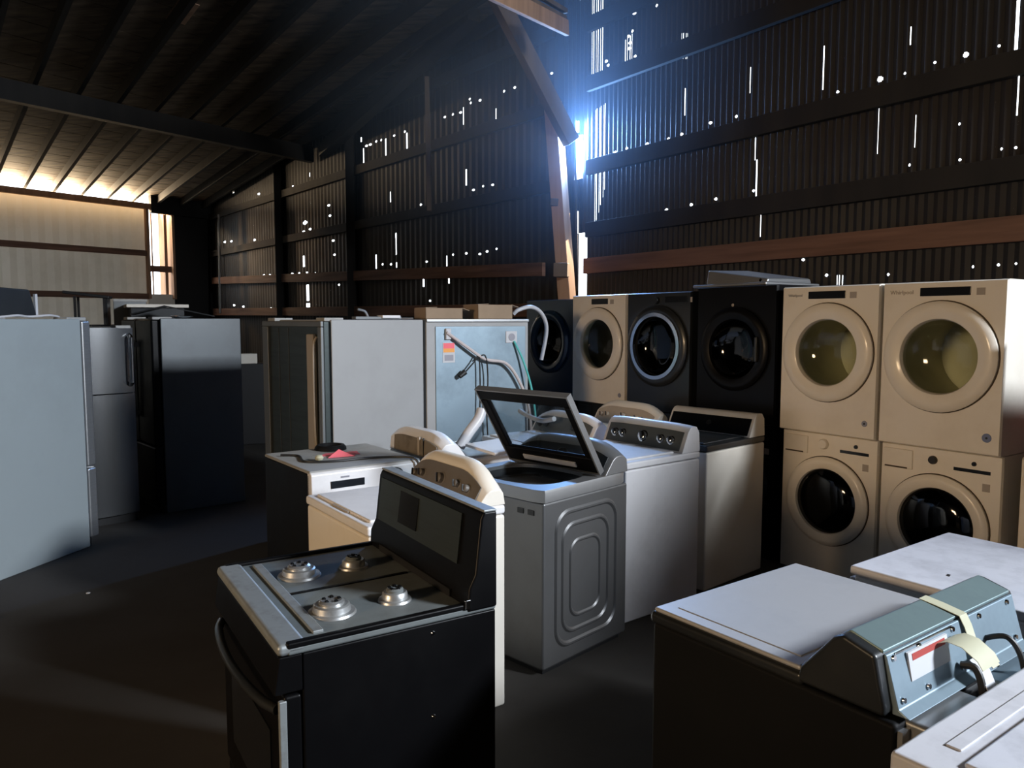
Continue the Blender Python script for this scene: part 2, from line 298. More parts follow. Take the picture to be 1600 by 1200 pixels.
 ('back', 6.246, 6.352, 3.612, 3.634), ('back', 6.273, 6.326, 3.601, 3.645), ('back', 6.578, 6.681, 3.636, 3.658), ('back', 6.604, 6.655, 3.625, 3.669),
 ('back', 3.876, 4.008, 2.799, 2.823), ('back', 3.909, 3.975, 2.787, 2.836), ('back', 4.244, 4.371, 2.783, 2.807), ('back', 4.276, 4.339, 2.771, 2.819),
 ('back', 5.133, 5.251, 2.743, 2.766), ('back', 5.163, 5.222, 2.732, 2.778), ('back', 5.572, 5.686, 2.752, 2.774), ('back', 5.6, 5.657, 2.74, 2.786),
 ('back', 5.959, 6.068, 2.748, 2.77), ('back', 5.986, 6.041, 2.736, 2.781), ('back', 6.787, 6.888, 2.709, 2.731), ('back', 6.813, 6.863, 2.698, 2.741),
 ('back', 7.893, 7.983, 2.432, 2.453), ('back', 7.915, 7.961, 2.422, 2.463), ('back', 1.68, 1.838, 2.119, 2.146), ('back', 1.719, 1.798, 2.106, 2.159),
 ('back', 2.403, 2.552, 2.076, 2.102), ('back', 2.44, 2.514, 2.063, 2.115), ('back', 4.27, 4.398, 2.007, 2.031), ('back', 4.302, 4.366, 1.995, 2.043),
 ('back', 5.008, 5.128, 1.97, 1.993), ('back', 5.038, 5.098, 1.958, 2.005), ('back', 6.488, 6.592, 1.942, 1.964), ('back', 6.514, 6.566, 1.931, 1.975),
 ('back', 7.188, 7.286, 1.949, 1.97), ('back', 7.213, 7.262, 1.938, 1.98), ('back', 7.957, 8.048, 1.941, 1.961), ('back', 7.98, 8.025, 1.931, 1.972),
 ('back', 8.775, 8.858, 1.933, 1.953), ('back', 8.796, 8.837, 1.923, 1.962), ('back', 9.109, 9.189, 1.954, 1.973), ('back', 9.129, 9.169, 1.944, 1.982),
 ('back', 5.984, 6.093, 1.974, 1.997), ('back', 6.011, 6.066, 1.963, 2.008), ('back', 1.89, 2.043, 4.995, 5.022), ('back', 1.928, 2.005, 4.982, 5.035),
 ('back', 5.05, 5.167, 4.918, 4.941), ('back', 5.079, 5.138, 4.906, 4.953), ('back', 11.247, 11.309, 2.055, 2.072), ('back', 11.262, 11.293, 2.047, 2.08),
 ('back', 14.513, 14.586, 4.931, 4.956), ('back', 14.531, 14.568, 4.919, 4.969), ('back', 6.277, 6.474, 3.783, 3.824), ('back', 6.327, 6.425, 3.763, 3.845),
 ('back', 10.926, 11.046, 4.539, 4.571), ('back', 10.956, 11.016, 4.523, 4.587), ('back', 9.028, 9.065, 4.474, 4.886), ('back', 9.857, 9.911, 4.525, 4.908),
 ('back', 10.588, 10.619, 4.59, 4.872), ('back', 12.251, 12.271, 4.688, 4.941), ('back', 12.324, 12.349, 3.775, 4.012), ('back', 5.746, 5.809, 4.521, 4.657),
 ('back', 10.001, 10.034, 3.802, 3.977), ('back', 8.512, 8.591, 3.569, 4.022), ('back', 8.629, 8.692, 2.96, 3.414), ('back', 10.18, 10.22, 2.882, 3.255),
 ('back', 6.241, 6.301, 2.883, 3.113), ('back', 6.379, 6.458, 2.565, 2.767), ('back', 6.388, 6.487, 2.158, 2.496), ('back', 6.351, 6.548, 1.913, 2.103),
 ('back', 9.46, 9.489, 2.677, 2.929), ('back', 10.189, 10.229, 2.66, 2.749), ('back', 11.069, 11.104, 2.299, 2.436), ('back', 11.763, 11.796, 2.597, 2.758),
 ('back', 11.832, 11.864, 2.324, 2.414), ('back', 6.639, 6.677, 4.722, 4.8), ('back', 10.173, 10.226, 3.168, 3.244), ('back', 8.963, 8.993, 5.014, 5.094),
 ('back', 13.067, 13.085, 4.574, 4.752),
]
ND = Vector((.58, -.8146)); PW = Vector((.83, 9.9)); CB = Vector((-8.33, 21.5)); DB = Vector((.62, -.785))
LW = Vector((-16.73, 10.3)); DL = Vector((.6, .8)); NR = Vector((10.7, -3.96)); BK = Vector((-.6, -12.0))
RSLOPE = .075
def roof_z(x, y): return 4.93 + RSLOPE*((.8*x - .6*y) + 19.56)

def wall_mesh(P, D, nrm, L, z0, z1, holes, rib, amp):
    """sheet wall from P along D with its nail holes, slits and gaps really cut out; nrm points inside"""
    ss = set(np.round(np.arange(0, L + 1e-6, rib/2), 4)) | {L}; zs = {z0, z1}
    for a, b, c, d in holes:
        ss |= {max(0, a), b}; zs |= {c, d}
    ss = np.array(sorted(x for x in ss if 0 <= x <= L)); zs = np.array(sorted(x for x in zs if z0 <= x <= z1))
    ss = ss[np.insert(np.diff(ss) > 1e-4, 0, True)]; zs = zs[np.insert(np.diff(zs) > 1e-4, 0, True)]
    cs = (ss[1:]+ss[:-1])/2; cz = (zs[1:]+zs[:-1])/2; keep = np.ones((len(cs), len(cz)), bool)
    for a, b, c, d in holes:
        keep[np.ix_((cs > a) & (cs < b), (cz > c) & (cz < d))] = False
    ph = (ss/rib) % 1; off = amp*np.abs(ph*2-1)
    m = MB(); nz = len(zs)
    m.v = [(P.x + D.x*s + nrm.x*o, P.y + D.y*s + nrm.y*o, z) for s, o in zip(ss.tolist(), off.tolist()) for z in zs.tolist()]
    # merge runs of kept cells in z to keep the mesh light
    for i in range(len(cs)):
        j = 0
        while j < len(cz):
            if keep[i, j]:
                k = j
                while k+1 < len(cz) and keep[i, k+1]: k += 1
                a = i*nz; m.f.append((a+j, a+nz+j, a+nz+k+1, a+k+1)); j = k+1
            else: j += 1
    return m
HR = [h[1:] for h in HOLES if h[0] == 'right']; HB = [h[1:] for h in HOLES if h[0] == 'back']
n_r = Vector((-.8146, -.58)); n_b = Vector((-.785, -.62)); n_l = Vector((.8, -.6))
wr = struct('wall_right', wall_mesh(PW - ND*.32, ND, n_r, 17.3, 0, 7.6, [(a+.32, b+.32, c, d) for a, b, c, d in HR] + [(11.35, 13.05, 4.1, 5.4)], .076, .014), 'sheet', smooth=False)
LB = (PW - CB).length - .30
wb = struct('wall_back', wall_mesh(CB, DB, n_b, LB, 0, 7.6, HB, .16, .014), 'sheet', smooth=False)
# pale ribbed wall with the eaves gap above it, the corner opening and the black sheet
m = wall_mesh(LW, DL, n_l, 12.16, 0, 4.70, [], .31, .02); wl = struct('wall_left', m, 'palewall', smooth=False)
m = MB(); q = lambda s, o=0: (LW.x + DL.x*s + n_l.x*o, LW.y + DL.y*s + n_l.y*o)
def wall_box(m, s0, s1, z0, z1, o0, o1):
    a, b, c, d = q(s0, o0), q(s1, o0), q(s1, o1), q(s0, o1)
    return m.loft([[(*p, z0) for p in (a, b, c, d)], [(*p, z1) for p in (a, b, c, d)]])
wall_box(m, 12.86, 14.0, 0, 4.75, 0, .03); obj('black_sheet', m, 'tarp', wl)
m = MB(); wall_box(m, 12.16, 12.86, 0, 2.42, 0, .05); obj('sill_board', m, 'palewall', wl)
m = MB(); wall_box(m, 8.0, 12.25, 4.58, 4.72, .03, .16); obj('top_plate', m, 'post', wl, bevel=.006)
m = MB(); wall_box(m, 12.25, 14.0, 4.50, 4.94, .03, .16); obj('top_plate', m, 'tarp', wl)
m = MB(); wall_box(m, 0, 8.0, 4.58, 4.95, .03, .16); obj('top_plate', m, 'timber', wl)
for z in (3.46, 2.36):
    m = MB(); wall_box(m, 0, 12.16, z-.07, z+.07, .03, .10); obj('girt', m, 'girt', wl, bevel=.004)
for s, oo in ((12.12, .02), (12.80, -.55)):
    m = MB(); wall_box(m, s, s+.07, 2.3, 4.6, oo, .14); obj('stud', m, 'post', wl, bevel=.004)
m = MB(); wall_box(m, 12.18, 12.8, 3.0, 3.16, .0, .04); obj('cross_rail', m, 'girt', wl)
m = MB(); wall_box(m, 12.64, 12.72, 2.42, 4.5, -.02, .02); wall_box(m, 12.30, 12.33, 2.42, 4.5, -.02, .01); obj('broken_board', m, 'post', wl)
# rear and front walls; the side door and the loft door are real openings
def flat_wall(name, A, B, holes, mm='sheet'):
    A = Vector(A); B = Vector(B); D = (B-A).normalized(); n = Vector((-D.y, D.x))
    return struct(name, wall_mesh(A, D, n, (B-A).length, 0, 7.6, holes, .2, .01), mm, smooth=False)
flat_wall('wall_front', NR, BK, [])
Lr = (Vector(LW) - BK).length
flat_wall('wall_rear', BK, LW, [(10.2, 11.6, 2.25, 3.25)])
p0 = Vector((1.883, 5.374)); pd = Vector((.573, -.8195)); nn = Vector((.8195, .573))*.06; m = MB(); secs = []
for t_, z_, dp in ((1.60, 1.70, .06), (2.24, 1.80, .06), (2.25, 1.72, .8), (2.50, 1.76, .8), (2.51, 1.85, .06), (2.65, 2.6, .06), (3.9, 2.75, .06), (4.3, 2.9, .06), (5.3, 2.8, .06)):
    a_ = p0 + pd*t_; nn = Vector((.8195, .573))*dp; secs.append([(*a_, 0), (*(a_+nn), 0), (*(a_+nn), z_), (*a_, z_)])
struct('shadow_blocker', m.loft(secs), 'timber', smooth=False)  # added unseen partition, its top stepped to cast shadows on the white washers
# floor
m = MB(); m.add([(-17.5, 10, 0), (-8.33, 22.2, 0), (11.5, -3.5, 0), (-.6, -12.8, 0)], [(0, 3, 2, 1)]); m.v = [(*v[:2], 0) for v in m.v]
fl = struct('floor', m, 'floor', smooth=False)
m = MB(); m.box(-60, 60, -60, 80, -.12, -.06); g = struct('ground_outside', m, 'outside', smooth=False)
# roof: boards above, rafters below, tie beam
cl = None; m = MB()
nb = 60; dirr = Vector((.62, -.785)).normalized(); dl = Vector((-.6, -.8))
def rp(t, s, dz=0):
    """roof point: t metres from the corner along the left wall, s metres along the rafters"""
    p = CB + dl*t + dirr*s; return (p.x, p.y, roof_z(p.x, p.y) + dz)
def edge_t(s): return -.12 - .0514*max(0, s-14.77)
for i in range(nb):
    s0 = -.2 + i*.56; s1 = s0 + .54; a_, b_ = edge_t(s0), edge_t(s1)
    m.loft([[rp(a_, s0), rp(b_, s1), rp(b_, s1, .04), rp(a_, s0, .04)], [rp(24, s0), rp(24, s1), rp(24, s1, .04), rp(24, s0, .04)]])
for s0, s1 in ((-.2, 14.77), (14.77, 34)):
    a_, b_ = edge_t(s0), edge_t(s1)
    m.loft([[rp(a_, s0, .045), rp(b_, s1, .045), rp(b_, s1, .06), rp(a_, s0, .06)], [rp(24, s0, .045), rp(24, s1, .045), rp(24, s1, .06), rp(24, s0, .06)]])
cl = struct('ceiling', m, 'boards', smooth=False)
for k in range(24):
    t = .28 + .62*k - (.0 if k else 0)
    m = MB(); m.loft([[rp(t-.035, -.18, -.01), rp(t+.035, -.18, -.01), rp(t+.035, -.18, -.19), rp(t-.035, -.18, -.19)],
                      [rp(t-.035, 32, -.01), rp(t+.035, 32, -.01), rp(t+.035, 32, -.19), rp(t-.035, 32, -.19)]])
    obj('rafter', m, 'darktimber', cl)
for s, hh, mm in ((6.9, .30, 'darktimber'), (16.0, .30, 'darktimber')):
    m = MB(); A = rp(.1, s, -.19); B = rp(15, s, -.19)
    m.loft([[(A[0], A[1], A[2]), (A[0]+.1, A[1]-.12, A[2]), (A[0]+.1, A[1]-.12, A[2]-hh), (A[0], A[1], A[2]-hh)],
            [(B[0], B[1], B[2]), (B[0]+.1, B[1]-.12, B[2]), (B[0]+.1, B[1]-.12, B[2]-hh), (B[0], B[1], B[2]-hh)]])
    obj('tie_beam', m, mm, cl)
# lit patch of the roof, put in as an orange board panel
m = MB(); m.loft([[rp(3.78, 10.1, -.012), rp(3.78, 10.75, -.012), rp(3.78, 10.75, -.002), rp(3.78, 10.1, -.002)], [rp(4.05, 10.1, -.012), rp(4.05, 10.75, -.012), rp(4.05, 10.75, -.002), rp(4.05, 10.1, -.002)]])
obj('lit_patch', m, 'post', cl)
def wp(P, D, n, s, o): v = P + D*s + n*o; return (v.x, v.y)
def rail(parent, P, D, n, s0, z0, s1, z1, h, o0, o1, mm, name='girt'):
    a, b, c, d = wp(P, D, n, s0, o0), wp(P, D, n, s0, o1), wp(P, D, n, s1, o1), wp(P, D, n, s1, o0); m = MB()
    m.loft([[(*a, z0-h/2), (*b, z0-h/2), (*b, z0+h/2), (*a, z0+h/2)], [(*d, z1-h/2), (*c, z1-h/2), (*c, z1+h/2), (*d, z1+h/2)]])
    return obj(name, m, mm, parent, bevel=.004)
rail(wr, PW, ND, n_r, .22, 2.42, 16, 2.42, .19, .03, .09, 'girt')
for z in (2.86, 3.62, 4.62, 5.32, 6.2):
    rail(wr, PW, ND, n_r, .25, z, 16, z, .18, .03, .09, 'darktimber')
rail(wb, CB, DB, n_b, .35, 2.82, LB-.25, 2.42, .18, .06, .12, 'girt')
rail(wb, CB, DB, n_b, .35, 1.97, LB-.25, 1.88, .18, .06, .12, 'girt')
for z in (3.55, 4.55, 5.5):
    rail(wb, CB, DB, n_b, .1, z, LB-.1, z-.06, .16, .03, .09, 'darktimber')
for s in (5.2, 8.7):
    a = wp(CB, DB, n_b, s, .10); m = MB(); m.box(a[0]-.08, a[0]+.08, a[1]-.08, a[1]+.08, 0, 5.6); obj('post', m, 'darktimber', wb)
# leaning timber post, its blocks, the brace and the cut rafter tail
def at(px, py, y):
    """point that lies y metres ahead of the camera station"""
    p = math.atan2(100, 1200); u = (px-800)/1200; v = (py-600)/1200
    a = (u, math.cos(p)-v*math.sin(p), -math.sin(p)-v*math.cos(p)); t = y/a[1]; return Vector((a[0]*t, y, 1.75 + a[2]*t))
def stick(name, A, B, w, h, mm, parent): return obj(name, MB().beam(A, B, w, h), mm, parent, bevel=.008)
A = Vector((.86, 9.45, 0)); 
obj('leaning_post', MB().beam((.84, 9.55, 0), (.50, 9.72, 4.45), .22, .16), 'post', wr, bevel=.01)
stick('brace', at(893, 222, 9.58), at(748, -60, 8.9), .13, .19, 'timber', wr)
stick('rail_block', at(866, 422, 9.5), at(888, 422, 9.45), .12, .17, 'timber', wr)
stick('rail_block', at(860, 316, 9.6), at(872, 317, 9.6), .10, .09, 'timber', wr)
stick('wall_plate', at(740, 20, 10.6), at(505, 236, 15.2), .20, .22, 'darktimber', wb)
stick('thin_pole', at(667, 120, 12.0), at(671, 330, 12.0), .07, .07, 'timber', wb)
for k, (dx, dy) in enumerate(((0, 0), (-6, -22), (10, -38))):
    stick('rafter_tail', at(700+dx, -48+dy, 6.2), at(886-k*2+dx*.2, 44+dy*.7, 8.6), .05, .16 if k == 0 else .05, 'post' if k == 0 else 'timber', cl)
stick('down_pipe', at(342, 335, 20.6), at(344, 490, 20.6), .05, .05, 'steel', wb)
stick('down_pipe', at(897, 110, 9.8), at(902, 455, 9.8), .03, .03, 'rubber', wr)

# glare haze put in for the blue lens flare round the post gap
hm = bpy.data.materials.new('glare haze'); hm.use_nodes = True; n = hm.node_tree; n.nodes.remove(n.nodes['Principled BSDF'])
vs = n.nodes.new('ShaderNodeVolumeScatter'); vs.inputs['Color'].default_value = (.55, .75, 1, 1); vs.inputs['Anisotropy'].default_value = .0
tc = n.nodes.new('ShaderNodeTexCoord'); gr = n.nodes.new('ShaderNodeTexGradient'); gr.gradient_type = 'SPHERICAL'
mu = n.nodes.new('ShaderNodeMath'); mu.operation = 'MULTIPLY'; mu.inputs[1].default_value = 0.13
n.links.new(tc.outputs['Object'], gr.inputs[0]); n.links.new(gr.outputs['Fac'], mu.inputs[0]); n.links.new(mu.outputs[0], vs.inputs['Density']); n.links.new(vs.outputs[0], n.nodes['Material Output'].inputs['Volume'])
M['haze'] = hm
hz = obj('glare_haze', MB().lathe([(.01, -1), (.5, -.866), (.866, -.5), (1, 0), (.866, .5), (.5, .866), (.01, 1)], (0, 0, 0), (0, 0, 1), 24), 'haze'); hz.location = (.35, 8.8, 4.9); hz.scale = (3.3, 2.2, 2.85)
tag(hz, 'bluish glare haze put in for lens flare beside the bright gap at the leaning post', 'haze', kind='stuff')

# ---------------------------------------------------------------- washers with a lid on top
def console(t, w, d, h, ch, cd, body, face, knobs, dome, knob_m='steel', emblem=False, rev=False, capw=.03, knob_r=.022):
    """lofted back console; dome bends its top line down towards the ends"""
    y1 = d/2; y0 = d/2 - cd; secs = []; N = 16
    def f(x):
        a = abs(x)/(w/2); return 1 - dome*max(0, a-.35)**2.2/.65**2.2
    def prof(x, g=0):
        k = f(x)*ch
        return [(y0-g, h), (y0+cd*.34-g, h+k*.80), (y0+cd*.48-g*.6, h+k*.96), (y0+cd*.62, h+k), (y0+cd*.80, h+k*.97), (y1-.01, h+k*.75), (y1, h)]
    xs = [-w/2 + w*i/N for i in range(N+1)]
    obj('console', MB().loft([[(x, y, z) for y, z in prof(x)] for x in xs]), body, t, bevel=.004)
    xs = [(-w/2+capw) + (w-2*capw)*i/N for i in range(N+1)]; m = MB(); secs = []
    for x in xs:
        k = f(x)*ch; a = (y0 + cd*.34*.06 - .0, h + .012); b = (y0 + cd*.34*.93, h + k*.80*.95)
        n = Vector((0, -(b[1]-a[1]), (b[0]-a[0]))).normalized()*.004
        secs.append([(x, a[0], a[1]), (x, b[0], b[1]), (x, b[0]+n.y, b[1]+n.z), (x, a[0]+n.y, a[1]+n.z)])
    cp = obj('control_panel', m.loft(secs), face, t)
    for j, kx in enumerate(knobs):
        k = f(kx*w)*ch; a = Vector((kx*w, y0 + cd*.34*.5, h + k*.80*.5)); n = Vector((0, -k*.80, cd*.34)).normalized()
        r = knob_r*1.35 if abs(kx) < .08 and len(knobs) > 3 else knob_r
        kb = obj('knob', MB().lathe([(r*1.1, 0), (r*1.1, .006), (r*.85, .008), (r*.8, .026), (r*.6, .03)], a, n, 20), knob_m, t)
        obj('knob_grip', MB().tilt_box(a+n*.031, (1, 0, .6), n, r*.3, .012, r*1.5), 'blackplastic', kb)
    if emblem:
        a = Vector((0, y0 + cd*.34*.55, h+ch*.45)); n = Vector((0, -ch*.8, cd*.34)).normalized()
        obj('emblem', MB().lathe([(.02, 0), (.02, .006)], a, n, 20), 'chrome', t)
def top_loader(label, loc, rot, w=.686, d=.66, h=.93, body='white', top=None, face='greycon', ch=.16, cd=.17, knobs=(-.36,-.26,0,.22,.34),
               dome=.25, knob_m='steel', emblem=False, group='top loading washers in the middle cluster', lid=True, cap=.03, name='washing_machine', cat='washing machine', kr=.022):
    t = thing(name, label, cat, (*loc, 0), rot, group)
    obj('cabinet', MB().box(-w/2, w/2, -d/2, d/2, .0, h-.045), body, t, bevel=.012)
    obj('top_deck', MB().box(-w/2-.003, w/2+.003, -d/2-.006, d/2, h-.042, h), top or body, t, bevel=.012)
    if lid:
        l = obj('lid', MB().box(-w/2+.05, w/2-.05, -d/2+.03, d/2-cd-.015, h-.002, h+.012), top or body, t, bevel=.008)
        obj('lid_handle', MB().box(-.09, .09, -d/2+.02, -d/2+.04, h-.002, h+.007), 'sticker', l, bevel=.003)
    console(t, w, d, h, ch, cd, body, face, knobs, dome, knob_m, emblem, capw=cap, knob_r=kr)
    return t
WN = (.573, -.82)
top_loader('white washer with arched brown five knob console directly behind the black range', corner((-.03, 3.37), -55, 1, 1, .686, .66), -55, .686, .66,
           body='cream', top='white', face='browncon', ch=.185, cd=.15, dome=.62, knob_m='browncon', cap=.035)
top_loader('white washer with dark console of five silver knobs, right behind the open silver washer', corner((.645, 4.30), -52, 1, -1, .68, .66), -52, .68, .66, h=.94,
           face='greycon', ch=.17, dome=.06, knob_m='chrome', cap=.028, kr=.026)
top_loader('off white washer with plain dark console and one emblem, between white washer and stacked dryers', corner((1.24, 4.83), -48, 1, -1, .69, .70), -48, .69, .70, h=.95,
           body='cream', top='graphite', face='black', ch=.16, cd=.2, dome=.0, knobs=(), emblem=True, cap=.02)
top_loader('grey panelled washer with rounded console seen through the raised silver lid', corner((.67, 5.27), -55, 1, 1, .686, .60), -55, .686, .60, h=.92,
           face='greycon', ch=.17, dome=.35, knobs=(-.36,-.25,.2,.33), knob_m='blackplastic')
top_loader('beige console washer with five pale knobs below the white and graphite dryers', corner((1.19, 5.79), -55, 1, 1, .686, .60), -55, .686, .60, h=.92,
           body='cream', face='beigecon', ch=.19, dome=.4, knob_m='beigecon')
dt = top_loader('white washer seen from behind with rust stained rounded console back, beside grey topped dryer', corner((-.43, 4.56), 125, -1, 1, .686, .56), 125, .686, .56, h=.89,
           face='greycon', ch=.17, cd=.20, dome=.35, knobs=(-.3,0,.3), knob_m='white', cap=.05)
secs = []
for i in range(13):
    x = -.30 + .56*i/12; k = .17*(1 - .35*max(0, abs(x)/.343-.35)**2.2/.65**2.2)
    secs.append([(x, .284, .90), (x, .277, .89+k*.70), (x, .284, .89+k*.70), (x, .290, .90)])
bp = obj('back_plate', MB().loft(secs), 'dirtycon', dt)
obj('seam_strip', MB().box(-.10, -.075, .283, .293, .90, 1.02), 'beigecon', bp)
obj('seam_strip', MB().box(-.15, -.145, .283, .292, .90, 1.02), 'rubber', bp)
# pale plastic pieces lying on the deck behind that console
o = obj('drain_spout', MB().tube(smooth_path([(-.34, 4.93, .93), (-.28, 4.97, 1.02), (-.22, 5.02, 1.10), (-.20, 5.05, 1.16)], 4), .035, 12), 'hose_white')
tag(o, 'white plastic arm leaning up behind the rust stained console', 'spout')
o = obj('loose_lid', MB().tilt_box((-.08, 4.80, .955), (.82, .573, .05), (-.573, .82, .03), .30, .34, .02), 'white', bevel=.006)
tag(o, 'loose white lid panel lying left of the open silver washer', 'lid')

# ---------------------------------------------------------------- silver washer with raised lid
w, d, h = .69, .69, .93
t = thing('washing_machine', 'silver top loading washer with lid raised and embossed side panel', 'washing machine', (*corner((.151, 3.63), -44, 1, -1, w, d), 0), -44)
cab = MB().box(-w/2, w/2, -d/2, d/2, .03, h-.06); obj('cabinet', cab, 'silver_cab', t, bevel=.015)
obj('plinth', MB().box(-w/2+.03, w/2-.03, -d/2+.03, d/2-.03, 0, .04), 'blackplastic', t)
def rrect(y0, y1, z0, z1, r, x):
    P = []
    for cy, cz, a0 in ((y1-r, z1-r, 0), (y0+r, z1-r, 90), (y0+r, z0+r, 180), (y1-r, z0+r, 270)):
        for k in range(7): a = R(a0+15*k); P.append((x, cy+r*math.cos(a), cz+r*math.sin(a)))
    return P
def ring(P, r):
    m = MB(); n = len(P); C = sum((Vector(p) for p in P), Vector())/n; secs = []
    for p in P:
        p = Vector(p); o = (p-C).normalized(); secs.append([p - o*r, p + Vector((r*.55, 0, 0)) - o*r*.3, p + Vector((r*.55, 0, 0)) + o*r*.3, p + o*r])
    vs = [q for s_ in secs for q in s_]; fs = []
    for i in range(n):
        for j in range(3): a = i*4+j; b = ((i+1) % n)*4+j; fs.append((a, a+1, b+1, b))
    return m.add(vs, fs)
sp = obj('side_panel', ring(rrect(-.25, .24, .12, .80, .10, w/2+.001), .016), 'silver_cab', t)
obj('side_ridge', ring(rrect(-.20, .17, .18, .73, .09, w/2+.001), .014), 'silver_cab', t); obj('side_ridge', ring(rrect(-.14, .10, .25, .64, .07, w/2+.001), .012), 'silver_cab', t)
obj('vent_slot', MB().box(w/2-.17, w/2-.13, -d/2-.004, -d/2+.01, .80, .825), 'blackplastic', t); obj('vent_slot', MB().box(w/2-.10, w/2-.06, -d/2-.004, -d/2+.01, .80, .825), 'blackplastic', t)
# deck: a frame with a rounded opening over the tub
cx, cy = 0, -.07; N = 48; outer = []; inner = []; inner2 = []
for k in range(N):
    a = 2*PI*k/N; c, s_ = math.cos(a), math.sin(a); sx = w/2+.004; y0, y1 = -d/2-.012, d/2
    tt = min(sx/abs(c) if abs(c) > 1e-6 else 9, ((y1-cy) if s_ > 0 else (cy-y0))/abs(s_) if abs(s_) > 1e-6 else 9)
    outer.append((cx+c*tt, cy+s_*tt)); e = (abs(c)**3.2+abs(s_)**3.2)**(-1/3.2)
    inner.append((cx+c*e*.27, cy+s_*e*.225)); inner2.append((cx+c*e*.25, cy+s_*e*.205))
dk = MB().loft([[(x, y, h-.06) for x, y in outer], [(x, y, h-.012) for x, y in outer], [(cx+(x-cx)*.985, cy+(y-cy)*.985, h) for x, y in outer], [(x, y, h) for x, y in inner], [(x, y, h-.02) for x, y in inner]])
dk.f = dk.f[:-2]; obj('top_deck', dk, 'silver', t)
wl_ = MB().loft([[(x, y, h-.02) for x, y in inner], [(x, y, h-.06) for x, y in inner2], [(x, y, h-.10) for x, y in inner2]]); wl_.f = wl_.f[:-2]; obj('well', wl_, 'graphite', t)
obj('tub', MB().lathe([(.24, -.10), (.235, -.13), (.235, -.5), (.10, -.52)], (0, -.07, h), (0, 0, 1), 36, cap0=False), 'darkdrum', t)
obj('tub_ring', MB().lathe([(.262, -.10), (.262, -.06), (.235, -.05), (.215, -.07), (.225, -.12)], (0, -.07, h), (0, 0, 1), 36, cap0=False, cap1=False), 'blackplastic', t)
obj('agitator', MB().lathe([(.12, -.5), (.05, -.44), (.045, -.2), (.03, -.15), (.01, -.14)], (0, -.07, h), (0, 0, 1), 20), 'silver_dk', t)
console(t, w, d, h, .17, .20, 'silver', 'graphite', (), .45, capw=.03)
obj('dial', MB().lathe([(.04, 0), (.036, .02), (.03, .024)], (.03, d/2-.17, h+.075), (0, -.8, .5), 24), 'chrome', t)
# raised lid: frame, pane, hinge strip
ang = R(57); hy, hz = d/2-.215, h+.022; ly = Vector((0, -math.cos(ang), math.sin(ang))); ln = Vector((0, math.sin(ang), math.cos(ang)))
def lp(x, v, o=0): return Vector((x, hy, hz)) + ly*v + ln*o
Lw, Ll = .325, .50
def frame_mesh(x0, x1, v0, v1, bw0, bw1, bs, th):
    m = MB()
    def slab(a, b, c, e): m.loft([[lp(a, c, -th/2), lp(b, c, -th/2), lp(b, c, th/2), lp(a, c, th/2)], [lp(a, e, -th/2), lp(b, e, -th/2), lp(b, e, th/2), lp(a, e, th/2)]])
    slab(x0, x1, v0, v0+bw0); slab(x0, x1, v1-bw1, v1); slab(x0, x0+bs, v0+bw0, v1-bw1); slab(x1-bs, x1, v0+bw0, v1-bw1); return m
lid = obj('lid', frame_mesh(-Lw, Lw, 0, Ll, .10, .065, .05, .03), 'black', t, bevel=.008)
obj('lid_rim', frame_mesh(-Lw-.008, Lw+.008, -.005, Ll+.008, .008, .008, .010, .036), 'steel', lid)
m = MB(); m.loft([[lp(-Lw+.05, .10, -.003), lp(Lw-.05, .10, -.003), lp(Lw-.05, .10, .003), lp(-Lw+.05, .10, .003)], [lp(-Lw+.05, Ll-.065, -.003), lp(Lw-.05, Ll-.065, -.003), lp(Lw-.05, Ll-.065, .003), lp(-Lw+.05, Ll-.065, .003)]])
obj('lid_pane', m, 'glass_lid', lid)
m = MB(); m.loft([[lp(-.19, .03, -.022), lp(.19, .03, -.022), lp(.19, .03, -.015), lp(-.19, .03, -.015)], [lp(-.19, .06, -.022), lp(.19, .06, -.022), lp(.19, .06, -.015), lp(-.19, .06, -.015)]])
obj('hinge_label', m, 'paper', lid)

